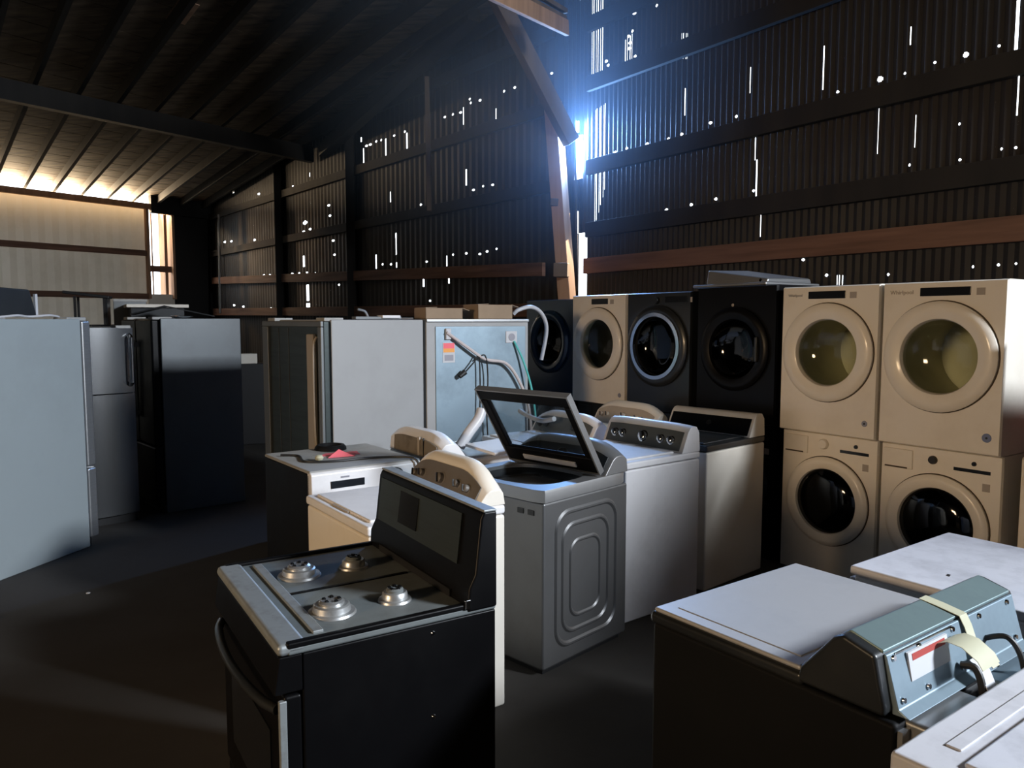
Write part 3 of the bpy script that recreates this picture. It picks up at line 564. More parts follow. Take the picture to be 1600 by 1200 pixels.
# ---------------------------------------------------------------- front loading washers and dryers
def ring_pts(w, h, cz, n=64):
    P = []
    for k in range(n):
        a = 2*PI*(k+.5)/n; c, s_ = math.cos(a), math.sin(a)
        tt = min(w/2/abs(c), ((h-cz) if s_ > 0 else cz)/abs(s_)); P.append((c*tt, cz + s_*tt))
    # snap the four nearest samples to the corners
    for X, Z in ((w/2, h), (-w/2, h), (-w/2, 0), (w/2, 0)):
        i = min(range(n), key=lambda j: (P[j][0]-X)**2 + (P[j][1]-Z)**2); P[i] = (X, Z)
    return P
def front_loader(label, loc, rot, z=0, kind='dryer', body='cream', front=None, ringm=None, glassm='glass_lt', drum='drum', R0=.325, R1=.215, cz=.545,
                 w=.686, d=.76, h=.985, group=None, disp=(.02, .26), disp_m='display', knob=None, name=None, chrome=False, badge=None, bowl=.03, outer_ring=None, sticker=True, slope=0):
    group = group or ('dryers stacked in the back row' if kind == 'dryer' else 'washers under the stacked dryers')
    name = name or ('clothes_dryer' if kind == 'dryer' else 'washing_machine'); front = front or body; ringm = ringm or body
    t = thing(name, label, 'dryer' if kind == 'dryer' else 'washing machine', (*loc, z), rot, group)
    # cabinet: five sided shell, front plate carries the round opening
    yb, yf = d/2, -d/2+.02; m = MB()
    m.add([(-w/2,yf,0),(w/2,yf,0),(w/2,yb,0),(-w/2,yb,0),(-w/2,yf,h),(w/2,yf,h),(w/2,yb,h),(-w/2,yb,h)], [(0,3,2,1),(4,5,6,7),(1,2,6,5),(2,3,7,6),(3,0,4,7)])
    obj('cabinet', m, body, t)
    N = 64; O = ring_pts(w, h-.0, cz, N); rh = R1+.03
    P = [[(x*.985, -d/2, cz+(z_-cz)*.985) for x, z_ in O], [(x, yf, z_) for x, z_ in O]]
    C = [(rh*math.cos(2*PI*(k+.5)/N), rh*math.sin(2*PI*(k+.5)/N)+cz) for k in range(N)]
    m = MB(); m.loft([P[1], P[0], [(x, -d/2, z_) for x, z_ in C], [(x, -d/2+.09, z_) for x, z_ in C]]); m.f = m.f[:-2]
    obj('front_panel', m, front, t)
    # drum behind the opening
    obj('drum', MB().lathe([(R1+.035, -.07), (R1+.06, -.10), (R1+.06, -d+.16), (.10, -d+.13), (.02, -d+.15)], (0, -d/2, cz), (0, -1, 0), 40, cap0=False), drum, t)
    dr = obj('door', MB().lathe([(R0, .0), (R0, .018), (R0-.018, .034), (R1+.05, .038), (R1+.008, .022), (R1, .0), (R1, -.02)], (0, -d/2, cz), (0, -1, 0), 56, cap0=False, cap1=False), ringm, t)
    obj('door_glass', MB().lathe([(R1+.004, .004), (R1*.93, -bowl), (R1*.7, -bowl*2.0), (R1*.35, -bowl*2.6), (.01, -bowl*2.7)], (0, -d/2, cz), (0, -1, 0), 40, cap0=False), glassm, dr)
    if chrome: obj('chrome_ring', MB().lathe([(R1+.045, .03), (R1+.04, .046), (R1+.01, .046), (R1+.004, .02)], (0, -d/2, cz), (0, -1, 0), 56, cap0=False, cap1=False), 'chrome', dr)
    if outer_ring: obj('door_seam', MB().lathe([(R0+.006, -.002), (R0+.006, .004), (R0-.002, .004)], (0, -d/2, cz), (0, -1, 0), 56, cap0=False, cap1=False), 'seal', dr)
    y = -d/2
    if disp: obj('display', MB().box(disp[0]-.12, disp[1], y-.004, y+.004, h-.085, h-.035), disp_m, t, bevel=.003)
    if kind == 'dryer':
        if disp: obj('label_block', MB().box(disp[1]+.03, disp[1]+.075 if disp[1] < .25 else disp[1]+.05, y-.0025, y+.002, h-.085, h-.045), 'sticker', t)
    else:
        dw = obj('detergent_drawer', MB().box(-w/2+.015, -w/2+.20, y-.010, y+.01, h-.15, h-.03), body, t, bevel=.006)
        obj('drawer_grip', MB().box(-w/2+.03, -w/2+.17, y-.012, y-.008, h-.147, h-.138), 'seal', dw)
        obj('slot', MB().box(.09, w/2-.06, y-.004, y+.004, h-.112, h-.092), 'display', t)
        obj('button', MB().lathe([(.014, 0), (.012, .008)], (.20, y, h-.06), (0, -1, 0), 16), 'display', t)
        if knob: obj('knob', MB().lathe([(knob[0], 0), (knob[0], .01), (knob[0]*.8, .022)], (-.03, y, h-.07), (0, -1, 0), 24), knob[1], t)
        obj('label_block', MB().box(w/2-.10, w/2-.06, y-.0025, y+.002, h-.21, h-.165), 'sticker', t)
    if kind == 'dryer' and knob: obj('knob', MB().lathe([(knob[0], 0), (knob[0], .01), (knob[0]*.8, .024)], (-.01, y, h-.065), (0, -1, 0), 24), knob[1], t)
    if badge: obj('badge', MB().lathe([(.02*badge[1], 0), (.018*badge[1], .003)], (w/2-.07, y, .10), (0, -1, 0), 20), badge[0], t)
    return t
P0 = Vector((1.883, 5.374)); DS = Vector((-.573, .8195)); YS = Vector((.8195, .573))
def slot(tt, w=.686, d=.76, back=0): p = P0 + DS*tt + YS*(d/2+back); return (p.x, p.y)
RS = -55.04
a = front_loader('white dryer stacked at far right with large round window and bright right side', slot(-1.075), RS, .99, disp=(-.005, .16), badge=('bluebadge', 1.3), outer_ring=True, w=.70)
b = front_loader('white dryer stacked beside the black one, with round window and grey badge', slot(-.352), RS, .99, disp=(-.03, .12), badge=('badge', 1), outer_ring=True, w=.70)
text('brand_lettering', 'Whirlpool', .034, 'sticker', a, (-.235, -.382, .925), (R(90), 0, 0))
text('brand_lettering', 'Whirlpool', .026, 'badge', b, (-.25, -.382, .925), (R(90), 0, 0))
for o_ in (a, b): obj('badge_mark', MB().lathe([(.008, 0), (.006, .005)], (.28, -.38, .10), (0, -1, 0), 12), 'graphite', o_)
front_loader('white washer with black knob, on the floor under the far right white dryer', slot(-1.075, back=.03), RS, 0, 'washer', glassm='glass_dk', drum='darkdrum', R0=.30, knob=(.026, 'blackplastic'), outer_ring=True, w=.70, d=.72, disp=None, bowl=-.02, cz=.53)
front_loader('white washer with pale knob, beneath the white dryer that adjoins the plain black one', slot(-.352, back=.03), RS, 0, 'washer', glassm='glass_dk', drum='darkdrum', R0=.30, knob=(.036, 'cream'), outer_ring=True, w=.70, d=.72, disp=None, bowl=-.02, cz=.53)
front_loader('white washer at right edge of the picture with red crates on top', slot(-1.83, back=.10), RS, 0, 'washer', glassm='glass_dk', drum='darkdrum', R0=.30, knob=(.03, 'cream'), outer_ring=True, d=.72, disp=None, bowl=-.02, cz=.53)
tb = front_loader('plain black dryer stacked between graphite and white ones, silver metal cover on top', slot(.405), RS, .99, body='black', ringm='black', glassm='glass_dk', drum='black', disp=None, w=.72, h=1.01, R0=.31)
obj('label_strip', MB().box(-.04, .06, -.384, -.379, .27, .292), 'sticker', tb); obj('emblem', MB().lathe([(.012, 0), (.012, .004)], (-.02, -.38, .87), (0, -1, 0), 16), 'sticker', tb)
obj('door_handle', MB().box(.21, .235, -.43, -.40, .46, .64), 'graphite', tb, bevel=.008)
front_loader('graphite dryer with bright chrome door ring, stacked beside the black one', slot(1.19), RS, .99, body='graphite', ringm='graphite', glassm='glass_dk', drum='darkdrum', chrome=True, knob=(.03, 'graphite'), disp=(.2, .32), w=.71, R0=.335, R1=.235)
front_loader('white dryer with grey round window stacked between graphite and blue black ones', slot(1.93), RS, .99, body='cream', glassm='glass_lt', drum='silver_dk', disp=(.03, .13), badge=('badge', 1), outer_ring=True, w=.72)
front_loader('glossy blue black dryer stacked at the left end of the row', slot(2.72, back=.06), RS, .99, body='blueblack', ringm='blueblack', glassm='glass_dk', drum='black', disp=None, w=.78, h=.96, R0=.31, chrome=False)
for tt, lab, bb in ((.405, 'black washer under the plain black dryer', 'black'), (1.19, 'dark washer under the graphite dryer, mostly hidden', 'graphite'), (1.93, 'dark washer under the white dryer with grey window, mostly hidden', 'graphite'), (2.72, 'dark washer under the blue black dryer, mostly hidden', 'black')):
    front_loader(lab, slot(tt, back=.04), RS, 0, 'washer', body=bb, ringm=bb, glassm='glass_dk', drum='black', R0=.29, disp=None, d=.72, w=.69, knob=(.03, 'chrome'), cz=.53)
# silver cover lying on the black dryer
m = MB(); p = slot(.50); t = thing('metal_cover', 'bent silver metal cover lying on top of the black dryer', 'metal cover', (p[0], p[1]-.02, 2.001), RS)
obj('base_sheet', MB().prism_z([(-.40, -.30), (.32, -.34), (.34, .28), (-.38, .30)], 0, .022), 'steel', t, bevel=.008)
obj('raised_cover', MB().loft([[(-.28, y, z) for y, z in ((-.28, .02), (-.26, .135), (.22, .15), (.26, .02))], [(.30, y, z) for y, z in ((-.30, .02), (-.29, .05), (.22, .06), (.24, .02))]]), 'steel', t, bevel=.012)
obj('bolt', MB().lathe([(.012, 0), (.012, .01)], (.25, -.30, .035), (0, -1, .2), 10), 'chrome', t)
# red crates
for i, (zz, lab) in enumerate(((.985, 'lower red plastic crate on the washer at right edge'), (1.12, 'upper red plastic crate stacked on the lower one at right edge'))):
    p = slot(-1.80, back=.05); t = thing('plastic_crate', lab, 'crate', (*p, zz), RS, 'red plastic crates')
    m = MB(); a_, b_, hh = .28, .20, .13
    m.box(-a_, a_, -b_, b_, 0, .012)
    for q_ in ((-a_, a_, -b_, -b_+.015), (-a_, a_, b_-.015, b_), (-a_, -a_+.015, -b_, b_), (a_-.015, a_, -b_, b_)): m.box(*q_, 0, hh-.006)
    obj('tub', m, 'red', t, bevel=.004); m = MB()
    for q_ in ((-a_-.012, a_+.012, -b_-.012, -b_+.005), (-a_-.012, a_+.012, b_-.005, b_+.012), (-a_-.012, -a_+.005, -b_, b_), (a_-.005, a_+.012, -b_, b_)): m.box(*q_, hh-.026, hh-.002)
    obj('rim', m, 'red', t, bevel=.004)

# ---------------------------------------------------------------- grey topped dryer with front control panel
w, d, h = .686, .72, .93
t = thing('clothes_dryer', 'dusty grey topped dryer with white control strip and knob, pink paper on top', 'dryer', (*corner((-1.09, 4.10), 37, -1, -1, w, d), 0), 37)
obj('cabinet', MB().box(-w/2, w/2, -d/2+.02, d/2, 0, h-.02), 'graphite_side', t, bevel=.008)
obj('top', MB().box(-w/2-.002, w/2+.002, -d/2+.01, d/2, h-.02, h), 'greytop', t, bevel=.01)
obj('front_panel', MB().box(-w/2, w/2, -d/2, -d/2+.02, .02, h-.15), 'white', t, bevel=.005)
cp = obj('control_panel', MB().prism_x([(-d/2-.01, h-.145), (-d/2-.005, h-.02), (-d/2+.02, h-.002), (-d/2+.05, h-.002), (-d/2+.05, h-.145)], -w/2, w/2), 'white', t, bevel=.008)
obj('display', MB().box(-.23, -.03, -d/2-.014, -d/2-.004, h-.105, h-.065), 'display', cp)
obj('brand_mark', MB().box(-.17, -.12, -d/2-.009, -d/2-.004, h-.052, h-.043), 'badge', cp)
kb = obj('knob', MB().lathe([(.048, 0), (.048, .014), (.034, .018), (.032, .04), (.02, .043)], (.17, -d/2-.006, h-.085), (0, -1, 0), 24), 'chrome', t)
obj('knob_ring', MB().lathe([(.054, 0), (.054, .008)], (.17, -d/2-.006, h-.085), (0, -1, 0), 24), 'blackplastic', kb)
loc = Vector(corner((-1.09, 4.10), 37, -1, -1, w, d)); a = R(37); X = Vector((math.cos(a), math.sin(a))); Y = Vector((-X.y, X.x))
def onG(x, y, z): p = loc + X*x + Y*y; return (p.x, p.y, z)
o = obj('paper_scrap', MB().add([onG(-.10, -.03, .932), onG(.06, -.06, .932), onG(.02, .05, .932), onG(-.02, -.01, .975), onG(.10, .0, .934), onG(.10, .02, .937)], [(0, 1, 3), (1, 2, 3), (2, 0, 3), (0, 2, 1), (1, 4, 2), (4, 5, 2)]), 'pink', smooth=False)
tag(o, 'crumpled bright pink paper on the dusty grey dryer top', 'paper')
o = obj('paper_sheet', MB().loft([[onG(-.12, .06, .9305), onG(.12, -.01, .9305), onG(.15, .10, .9305), onG(-.05, .13, .9305)], [onG(-.12, .06, .932), onG(.12, -.01, .932), onG(.15, .10, .932), onG(-.05, .13, .932)]]), 'pink', smooth=False)
tag(o, 'flat dull pink paper lying behind the crumpled pink one', 'paper')
o = obj('paper_ball', MB().lathe([(.005, 0), (.02, .006), (.026, .018), (.018, .032), (.004, .036)], onG(-.17, -.07, .93), (0, 0, 1), 9), 'tape'); tag(o, 'small pale crumpled lump left of the pink paper', 'paper')
o = obj('rubber_hose', MB().lathe([(.10, 0), (.098, .015), (.085, .03), (.07, .03), (.06, .012)], onG(.05, .27, .93), (0, 0, 1), 30, cap0=False, cap1=False), 'graphite_side'); tag(o, 'dark rubber ring lying at back of the grey dryer top', 'rubber ring')
o = obj('power_cord', MB().tube(smooth_path([onG(-.30, .20, .94), onG(-.22, .12, .937), onG(-.26, -.08, .937), onG(-.12, -.17, .937), onG(.08, -.19, .937), onG(.22, -.25, .937), onG(.29, -.36, .938), onG(.31, -.395, .90), onG(.33, -.40, .84)]), .007), 'rubber')
tag(o, 'black power cord trailing across the grey dryer top', 'cord')

# ---------------------------------------------------------------- refrigerators
def fridge(label, c, rot, sx, sy, w, d, h, side, front, group=None, doors='french', handle='steel', top=None, door_t=.07, backplate=None):
    t = thing('refrigerator', label, 'refrigerator', (*corner(c, rot, sx, sy, w, d), 0), rot, group)
    obj('cabinet', MB().box(-w/2, w/2, -d/2+door_t+.012, d/2, .0, h), side, t, bevel=.008)
    y0, y1 = -d/2, -d/2+door_t
    if doors == 'french':
        for sg in (-1, 1):
            dd = obj('door', MB().box(*(sorted((sg*.004, sg*w/2))), y0, y1, .62, h-.01), front, t, bevel=.018)
            obj('handle', MB().box(*sorted((sg*.03, sg*.06)), y0-.05, y0-.025, .85, h-.2).box(*sorted((sg*.035, sg*.055)), y0-.03, y0+.01, .87, .91).box(*sorted((sg*.035, sg*.055)), y0-.03, y0+.01, h-.26, h-.22), handle, dd, bevel=.006)
        dd = obj('freezer_drawer', MB().box(-w/2, w/2, y0, y1, .06, .61), front, t, bevel=.018)
    elif doors == 'curved':
        N = 14
        def arc(z): 
            P = [(-w/2 + w*i/N, y0 + .05*(abs(2*i/N-1)**2.2)) for i in range(N+1)]; return [(x, y, z) for x, y in P] + [(w/2, y1, z), (-w/2, y1, z)]
        for z0, z1 in ((.08, 1.12), (1.13, h-.005)): obj('door', MB().loft([arc(z0), arc(z1)]), front, t)
        obj('handle', MB().tube([(w/2-.035, y0+.03, 1.20), (w/2-.035, y0-.02, 1.22), (w/2-.035, y0-.02, 1.60), (w/2-.035, y0+.03, 1.62)], .021, 14), 'chrome', t)
    else:
        dd = obj('door', MB().box(-w/2, w/2, y0, y1, .06, h-.01), front, t, bevel=.012)
    obj('base_grille', MB().box(-w/2+.01, w/2-.01, y1-.01, y1+.02, .0, .07), 'blackplastic', t)
    for sg in (-1, 1): obj('hinge_cover', MB().box(*sorted((sg*(w/2-.14), sg*(w/2-.02))), y0+.02, y1+.12, h-.012, h+.014), 'greytop', t, bevel=.005)
    return t
fridge('large grey refrigerator at left edge of the picture, its plain side in view', (-3.245, 5.93), 167.5, -1, -1, .90, .99, 1.757, 'leftside', 'steel', doors='french', door_t=.09)
fridge('stainless refrigerator with curved doors, between the big grey one and dark one', (-3.235, 6.59), 42, 1, -1, .70, .70, 1.69, 'darkside', 'curved', doors='curved')
fridge('dark grey refrigerator with black doors, right hand end of the left row', (-3.19, 6.80), -48, 1, -1, .90, .81, 1.765, 'darkside', 'black', doors='french')
f1 = fridge('grey sided refrigerator with dark streaked door, centre of the picture', (-1.30, 5.30), -48, 1, -1, .94, .84, 1.752, 'greyside', 'steel_dk', doors='single', door_t=.05)
# dark recessed door face with frame and long handle trim
w, d, h = .94, .84, 1.752; y0 = -d/2
m = MB(); m.box(-w/2, w/2, y0-.02, y0+.004, h-.05, h-.01).box(-w/2, -w/2+.10, y0-.02, y0+.004, .06, h-.05).box(w/2-.05, w/2, y0-.02, y0+.004, .06, h-.05); obj('door_frame', m, 'silver_dk', f1, bevel=.006)
m = MB(); m.box(w/2-.20, w/2-.10, y0-.03, y0+.004, .3, h-.10); obj('handle', m, 'sticker', f1, bevel=.01)
obj('handle_bar', MB().tube(smooth_path([(w/2-.07, y0-.012, h-.12), (w/2-.075, y0-.035, h-.2), (w/2-.08, y0-.035, 1.2), (w/2-.075, y0-.03, .9), (w/2-.07, y0-.012, .8)]), .010), 'beigecon', f1)
m = MB(); [m.box(x, x+.004, y0-.004, y0+.002, .08, h-.06) for x in (-.22, -.06)]; obj('door_groove', m, 'silver_dk', f1)
f2 = fridge('refrigerator turned round to show its galvanised back with hoses and stickers', (-.655, 5.87), 211, 1, 1, .92, .74, 1.755, 'greyside', 'steel', doors='single')
w, d = .92, .74; yb = d/2
obj('back_panel', MB().box(-w/2+.03, w/2-.075, yb-.002, yb+.008, .12, 1.70), 'galv', f2, bevel=.004)
obj('top_trim', MB().box(-w/2, w/2, yb-.03, yb+.014, 1.735, 1.757), 'steel', f2, bevel=.004)
obj('inlet_box', MB().box(w/2-.20, w/2-.155, yb+.006, yb+.03, 1.60, 1.685), 'paper', f2, bevel=.005)
ob = obj('outlet_plate', MB().box(-.345, -.24, yb+.006, yb+.014, 1.565, 1.66), 'paper', f2, bevel=.003)
obj('outlet_ring', MB().lathe([(.03, 0), (.03, .004), (.018, .004)], (-.293, yb+.013, 1.612), (0, 1, 0), 20), 'badge', ob)
lb = obj('energy_label', MB().box(w/2-.24, w/2-.135, yb+.007, yb+.010, 1.42, 1.575), 'paper', f2)
obj('label_band', MB().box(w/2-.235, w/2-.14, yb+.009, yb+.0115, 1.53, 1.572), 'pink', lb); obj('label_band', MB().box(w/2-.235, w/2-.14, yb+.009, yb+.0115, 1.50, 1.53), 'orange', lb)
obj('label_band', MB().box(w/2-.225, w/2-.15, yb+.009, yb+.0115, 1.435, 1.48), 'badge', lb)
obj('water_line', MB().tube(smooth_path([(w/2-.16, yb+.03, 1.655), (.12, yb+.05, 1.53), (-.03, yb+.05, 1.44), (-.22, yb+.05, 1.40), (-.35, yb+.05, 1.24), (-.44, yb+.05, 1.02), (-.46, yb+.06, .8)]), .013), 'hose_grey', f2)
obj('teal_hose', MB().tube(smooth_path([(-.31, yb+.02, 1.58), (-.38, yb+.05, 1.42), (-.44, yb+.08, 1.2), (-.47, yb+.10, .95), (-.47, yb+.10, .78)]), .009), 'hose_teal', f2)
pc = obj('power_cord', MB().tube(smooth_path([(.15, yb+.04, 1.34), (.08, yb+.06, 1.42), (.03, yb+.05, 1.46), (.02, yb+.05, 1.2), (.03, yb+.05, .9)]), .006).tube(smooth_path([(.05, yb+.05, 1.44), (-.02, yb+.06, 1.47), (-.05, yb+.05, 1.3), (-.04, yb+.05, 1.0), (-.05, yb+.05, .8)]), .006), 'rubber', f2)
obj('plug', MB().cyl((.15, yb+.04, 1.345), (.20, yb+.045, 1.31), .024, .018), 'rubber', pc)
a = R(211); X2 = Vector((math.cos(a), math.sin(a))); Y2 = Vector((-X2.y, X2.x)); c2 = Vector(f2.location[:2])
def on2(x, y, z): p = c2 + X2*x + Y2*y; return (p.x, p.y, z)
def box_thing(name, label, cat, c, rot, sx, sy, sz, z, m_, parts=None):
    t = thing(name, label, cat, (c[0], c[1], z), rot)
    obj('body', MB().box(-sx/2, sx/2, -sy/2, sy/2, 0, sz), m_, t, bevel=.006)
    return t
# things lying on the two centre refrigerators
def carton(label, c, rot, sx, sy, sz, z):
    t = thing('cardboard_box', label, 'box', (c[0], c[1], z), rot, 'cartons on the refrigerator')
    m = MB(); th = .005
    m.box(-sx/2, sx/2, -sy/2, sy/2, 0, th); m.box(-sx/2, sx/2, -sy/2, -sy/2+th, 0, sz).box(-sx/2, sx/2, sy/2-th, sy/2, 0, sz).box(-sx/2, -sx/2+th, -sy/2, sy/2, 0, sz).box(sx/2-th, sx/2, -sy/2, sy/2, 0, sz)
    obj('body', m, 'cardboard', t)
    obj('flap', MB().tilt_box((sx/2+.03, 0, sz-.008), (1, 0, -.3), (0, 1, 0), .07, sy*.96, .004), 'cardboard', t)
    obj('flap', MB().tilt_box((-sx/2+.05, 0, sz+.004), (1, 0, .05), (0, 1, 0), .10, sy*.96, .004), 'cardboard', t)
    return t
p = on2(.26, .17, 0); carton('low open carton on left of the galvanised refrigerator top', p, 31, .32, .22, .085, 1.758)
p = on2(-.19, .17, 0); carton('taller brown carton on right of the galvanised refrigerator top', p, 31, .32, .26, .115, 1.758)
a = R(-48); X1 = Vector((math.cos(a), math.sin(a))); Y1 = Vector((-X1.y, X1.x)); c1 = Vector(f1.location[:2])
def on1(x, y, z): p = c1 + X1*x + Y1*y; return (p.x, p.y, z)
p = on1(.30, .12, 0); t = thing('metal_bracket', 'thin metal bracket with pale tabs on the centre refrigerator top', 'bracket', (p[0], p[1], 1.754), 42)
obj('bar', MB().box(-.20, .20, -.03, .03, 0, .022), 'silver_dk', t, bevel=.004); obj('tab', MB().box(.02, .18, -.045, .04, .01, .032), 'white', t, bevel=.004)
obj('hook', MB().tube(smooth_path([(-.08, 0, .02), (-.10, .01, .06), (-.16, .01, .075)]), .009), 'steel', t)
o = obj('drain_hose', MB().tube(smooth_path([on2(-.42, .2, 1.80), on2(-.46, .22, 1.835), on2(-.60, .2, 1.86), on2(-.74, .15, 1.80), on2(-.82, .1, 1.66), on2(-.80, .05, 1.4)]), .017, 10), 'hose_white')
tag(o, 'white hose arching off the galvanised refrigerator beside the blue black dryer', 'hose')
o = obj('drain_hose', MB().tube(smooth_path([(.06, 5.9, 1.05), (.12, 5.75, 1.03), (.22, 5.55, 1.02), (.30, 5.42, 1.05)]), .018, 10), 'hose_white'); tag(o, 'short white hose lying behind the open silver washer', 'hose')

# ---------------------------------------------------------------- black range
w, d, h = .76, .62, .91
t = thing('kitchen_range', 'black freestanding gas range with steel backguard in the foreground', 'range', (*corner((-.575, 1.93), -58, 1, -1, w, d), 0), -58)
obj('body', MB().box(-w/2, w/2, -d/2+.03, d/2, .0, h-.03), 'black', t, bevel=.006)
ct = obj('cooktop', MB().box(-w/2-.004, w/2+.004, -d/2-.01, d/2, h-.03, h-.006), 'cooktop', t, bevel=.008)
for x in (-w/2-.006, w/2-.018): obj('side_rim', MB().box(x, x+.024, -d/2-.01, d/2-.06, h-.012, h+.006), 'black', t, bevel=.006)
obj('front_rim', MB().box(-w/2-.004, w/2+.004, -d/2-.035, -d/2+.045, h-.03, h+.004), 'edge_steel', t, bevel=.014)
obj('front_trim', MB().box(-w/2+.04, w/2-.05, -d/2+.075, -d/2+.105, h-.008, h+.002), 'edge_steel', t, bevel=.003)
obj('centre_seam', MB().box(-.006, .006, -d/2+.10, d/2-.12, h-.008, h-.002), 'black', t)
for x, y, r in ((-.165, -.125, .050), (.205, -.14, .050), (-.155, .06, .036), (.21, .055, .036)):
    bu = obj('burner', MB().lathe([(r*1.45, -.004), (r*1.35, .004), (r*1.1, .006), (r*1.05, .022), (r*.95, .026), (r*.7, .026)], (x, y, h-.004), (0, 0, 1), 32), 'aluminium', t)
    obj('burner_cap', MB().lathe([(r*.72, .024), (r*.74, .032), (r*.6, .037), (r*.2, .034)], (x, y, h-.004), (0, 0, 1), 28), 'cooktop' if y > 0 else 'aluminium', bu)
    m = MB()
    for k in range(5): a = 2*PI*k/5+.3; m.box(x+r*.45*math.cos(a)-.006, x+r*.45*math.cos(a)+.006, y+r*.45*math.sin(a)-.004, y+r*.45*math.sin(a)+.004, h+.028, h+.036)
    obj('port', m, 'black', bu)
obj('control_panel', MB().prism_x([(-d/2-.03, h-.03), (-d/2-.045, h-.13), (-d/2+.03, h-.13), (-d/2+.03, h-.03)], -w/2, w/2), 'black', t, bevel=.004)
od = obj('oven_door', MB().box(-w/2+.005, w/2-.005, -d/2-.02, -d/2+.03, .24, h-.14), 'black', t, bevel=.01)
obj('oven_window', MB().box(-.24, .24, -d/2-.024, -d/2-.015, .36, .62), 'display', od)
obj('door_trim', MB().box(w/2-.018, w/2-.002, -d/2-.032, -d/2-.012, .24, h-.15), 'edge_steel', od, bevel=.003)
hd = []
for i in range(13): x = -w/2+.03 + (w-.06)*i/12; hd.append((x, -d/2-.03 - .045*math.sin(PI*i/12)**.6, h-.18))
obj('door_handle', MB().tube(hd, .014, 10), 'graphite', od)
obj('warming_drawer', MB().box(-w/2+.005, w/2-.005, -d/2-.015, -d/2+.03, .05, .23), 'black', t, bevel=.01)
# backguard
y1 = d/2; bh = 1.185
bgp = [(y1-.10, h-.02), (y1-.095, h+.05), (y1-.075, h+.09), (y1-.055, bh-.02), (y1-.045, bh), (y1, bh), (y1, h-.02)]
bk = obj('backguard', MB().prism_x(bgp, -w/2-.01, w/2+.01), 'black', t, bevel=.008)
def bgy(z): return y1-.075 + (z-(h+.09))/(bh-.02-h-.09)*.02
m = MB(); za, zb = h+.095, bh-.025
m.loft([[(x, bgy(za)-.005, za), (x, bgy(zb)-.005, zb), (x, bgy(zb)+.004, zb), (x, bgy(za)+.004, za)] for x in (-w/2+.025, w/2-.10)])
fp = obj('steel_face', m, 'steel_dk', bk)
m = MB(); m.loft([[(x, bgy(za+.03)-.009, za+.03), (x, bgy(zb)-.009, zb-.015), (x, bgy(zb), zb-.015), (x, bgy(za+.03), za+.03)] for x in (-.17, -.02)])
obj('display', m, 'display', fp)
obj('top_trim', MB().box(-w/2-.01, w/2+.01, y1-.046, y1-.002, bh-.002, bh+.006), 'edge_steel', bk, bevel=.003)
obj('oven_vent', MB().box(-.28, .28, y1-.105, y1-.092, h-.004, h+.02), 'blackplastic', t)
for z in (.40, .65): obj('side_screw', MB().lathe([(.007, 0), (.005, .003)], (w/2, .1, z+.2), (1, 0, 0), 10), 'chrome', t)
obj('side_bracket', MB().box(w/2+.0, w/2+.012, .20, .22, h-.01, h+.02), 'chrome', t, bevel=.004)

# ---------------------------------------------------------------- foreground laundry machines, backs to the camera's right
ROT = -144; w, d, h = .686, .72, .93
cen = corner((.40, 2.124), ROT, 1, -1, w, d)
t = thing('washing_machine', 'dark grey washer seen from behind, galvanised console back taped with masking tape', 'washing machine', (*cen, 0), ROT)
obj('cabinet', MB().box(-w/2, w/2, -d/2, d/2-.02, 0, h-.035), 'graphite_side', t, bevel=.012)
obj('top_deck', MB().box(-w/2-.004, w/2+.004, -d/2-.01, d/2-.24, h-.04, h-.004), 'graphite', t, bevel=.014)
obj('lid', MB().box(-w/2+.004, w/2-.004, -d/2+.002, d/2-.25, h-.006, h+.008), 'slate_top', t, bevel=.010)
obj('lid_inset', MB().box(-w/2+.05, w/2-.05, -d/2+.05, d/2-.28, h+.006, h+.0105), 'slate_top', t, bevel=.004)
y = d/2
prof = [(y-.26, h-.03), (y-.25, h+.01), (y-.17, h+.108), (y-.145, h+.122), (y-.07, h+.10), (y-.045, h-.01), (y-.045, h-.03)]
cn = obj('console', MB().prism_x(prof, -w/2-.002, w/2+.002), 'graphite', t, bevel=.01)
obj('console_top_sheet', MB().prism_x([(y-.165, h+.111), (y-.145, h+.126), (y-.068, h+.104), (y-.07, h+.095)], -w/2+.02, w/2-.03), 'galv2', cn, bevel=.003)
bp = obj('back_plate', MB().prism_x([(y-.069, h+.096), (y-.062, h+.096), (y-.030, h-.015), (y-.005, h-.028), (y-.045, h-.03)], -w/2+.02, w/2-.03), 'galv', cn, bevel=.003)
for kx in (-.28, -.12, .02, .18, .29):
    obj('screw', MB().lathe([(.007, 0), (.006, .004)], (kx, y-.058, h+.085), (0, 1, .2), 10), 'chrome', bp)
    obj('screw', MB().lathe([(.007, 0), (.006, .004)], (kx, y-.032, h+.0), (0, 1, .2), 10), 'chrome', bp)
obj('bright_lip', MB().box(.02, w/2-.06, y-.068, y-.058, h+.088, h+.094), 'chrome', bp, bevel=.002)
lb = obj('warning_label', MB().prism_x([(y-.0575, h+.085), (y-.052, h+.085), (y-.0395, h+.025), (y-.044, h+.025)], .06, .24), 'paper', bp)
obj('label_band', MB().prism_x([(y-.0565, h+.080), (y-.050, h+.080), (y-.047, h+.066), (y-.053, h+.066)], .075, .225), 'redlabel', lb)
obj('rear_housing', MB().box(.06, .30, y-.05, y+.045, h-.11, h-.035), 'steel', t, bevel=.012); obj('rear_housing', MB().box(-.30, -.06, y-.05, y+.04, h-.10, h-.04), 'galv', t, bevel=.012)
obj('back_sheet', MB().box(-w/2+.01, w/2-.01, y-.025, y-.01, .02, h-.05), 'steel', t)
a = R(ROT); XB = Vector((math.cos(a), math.sin(a))); YB = Vector((-XB.y, XB.x)); cB = Vector(cen)
def onB(x, yy, z): p = cB + XB*x + YB*yy; return (p.x, p.y, z)
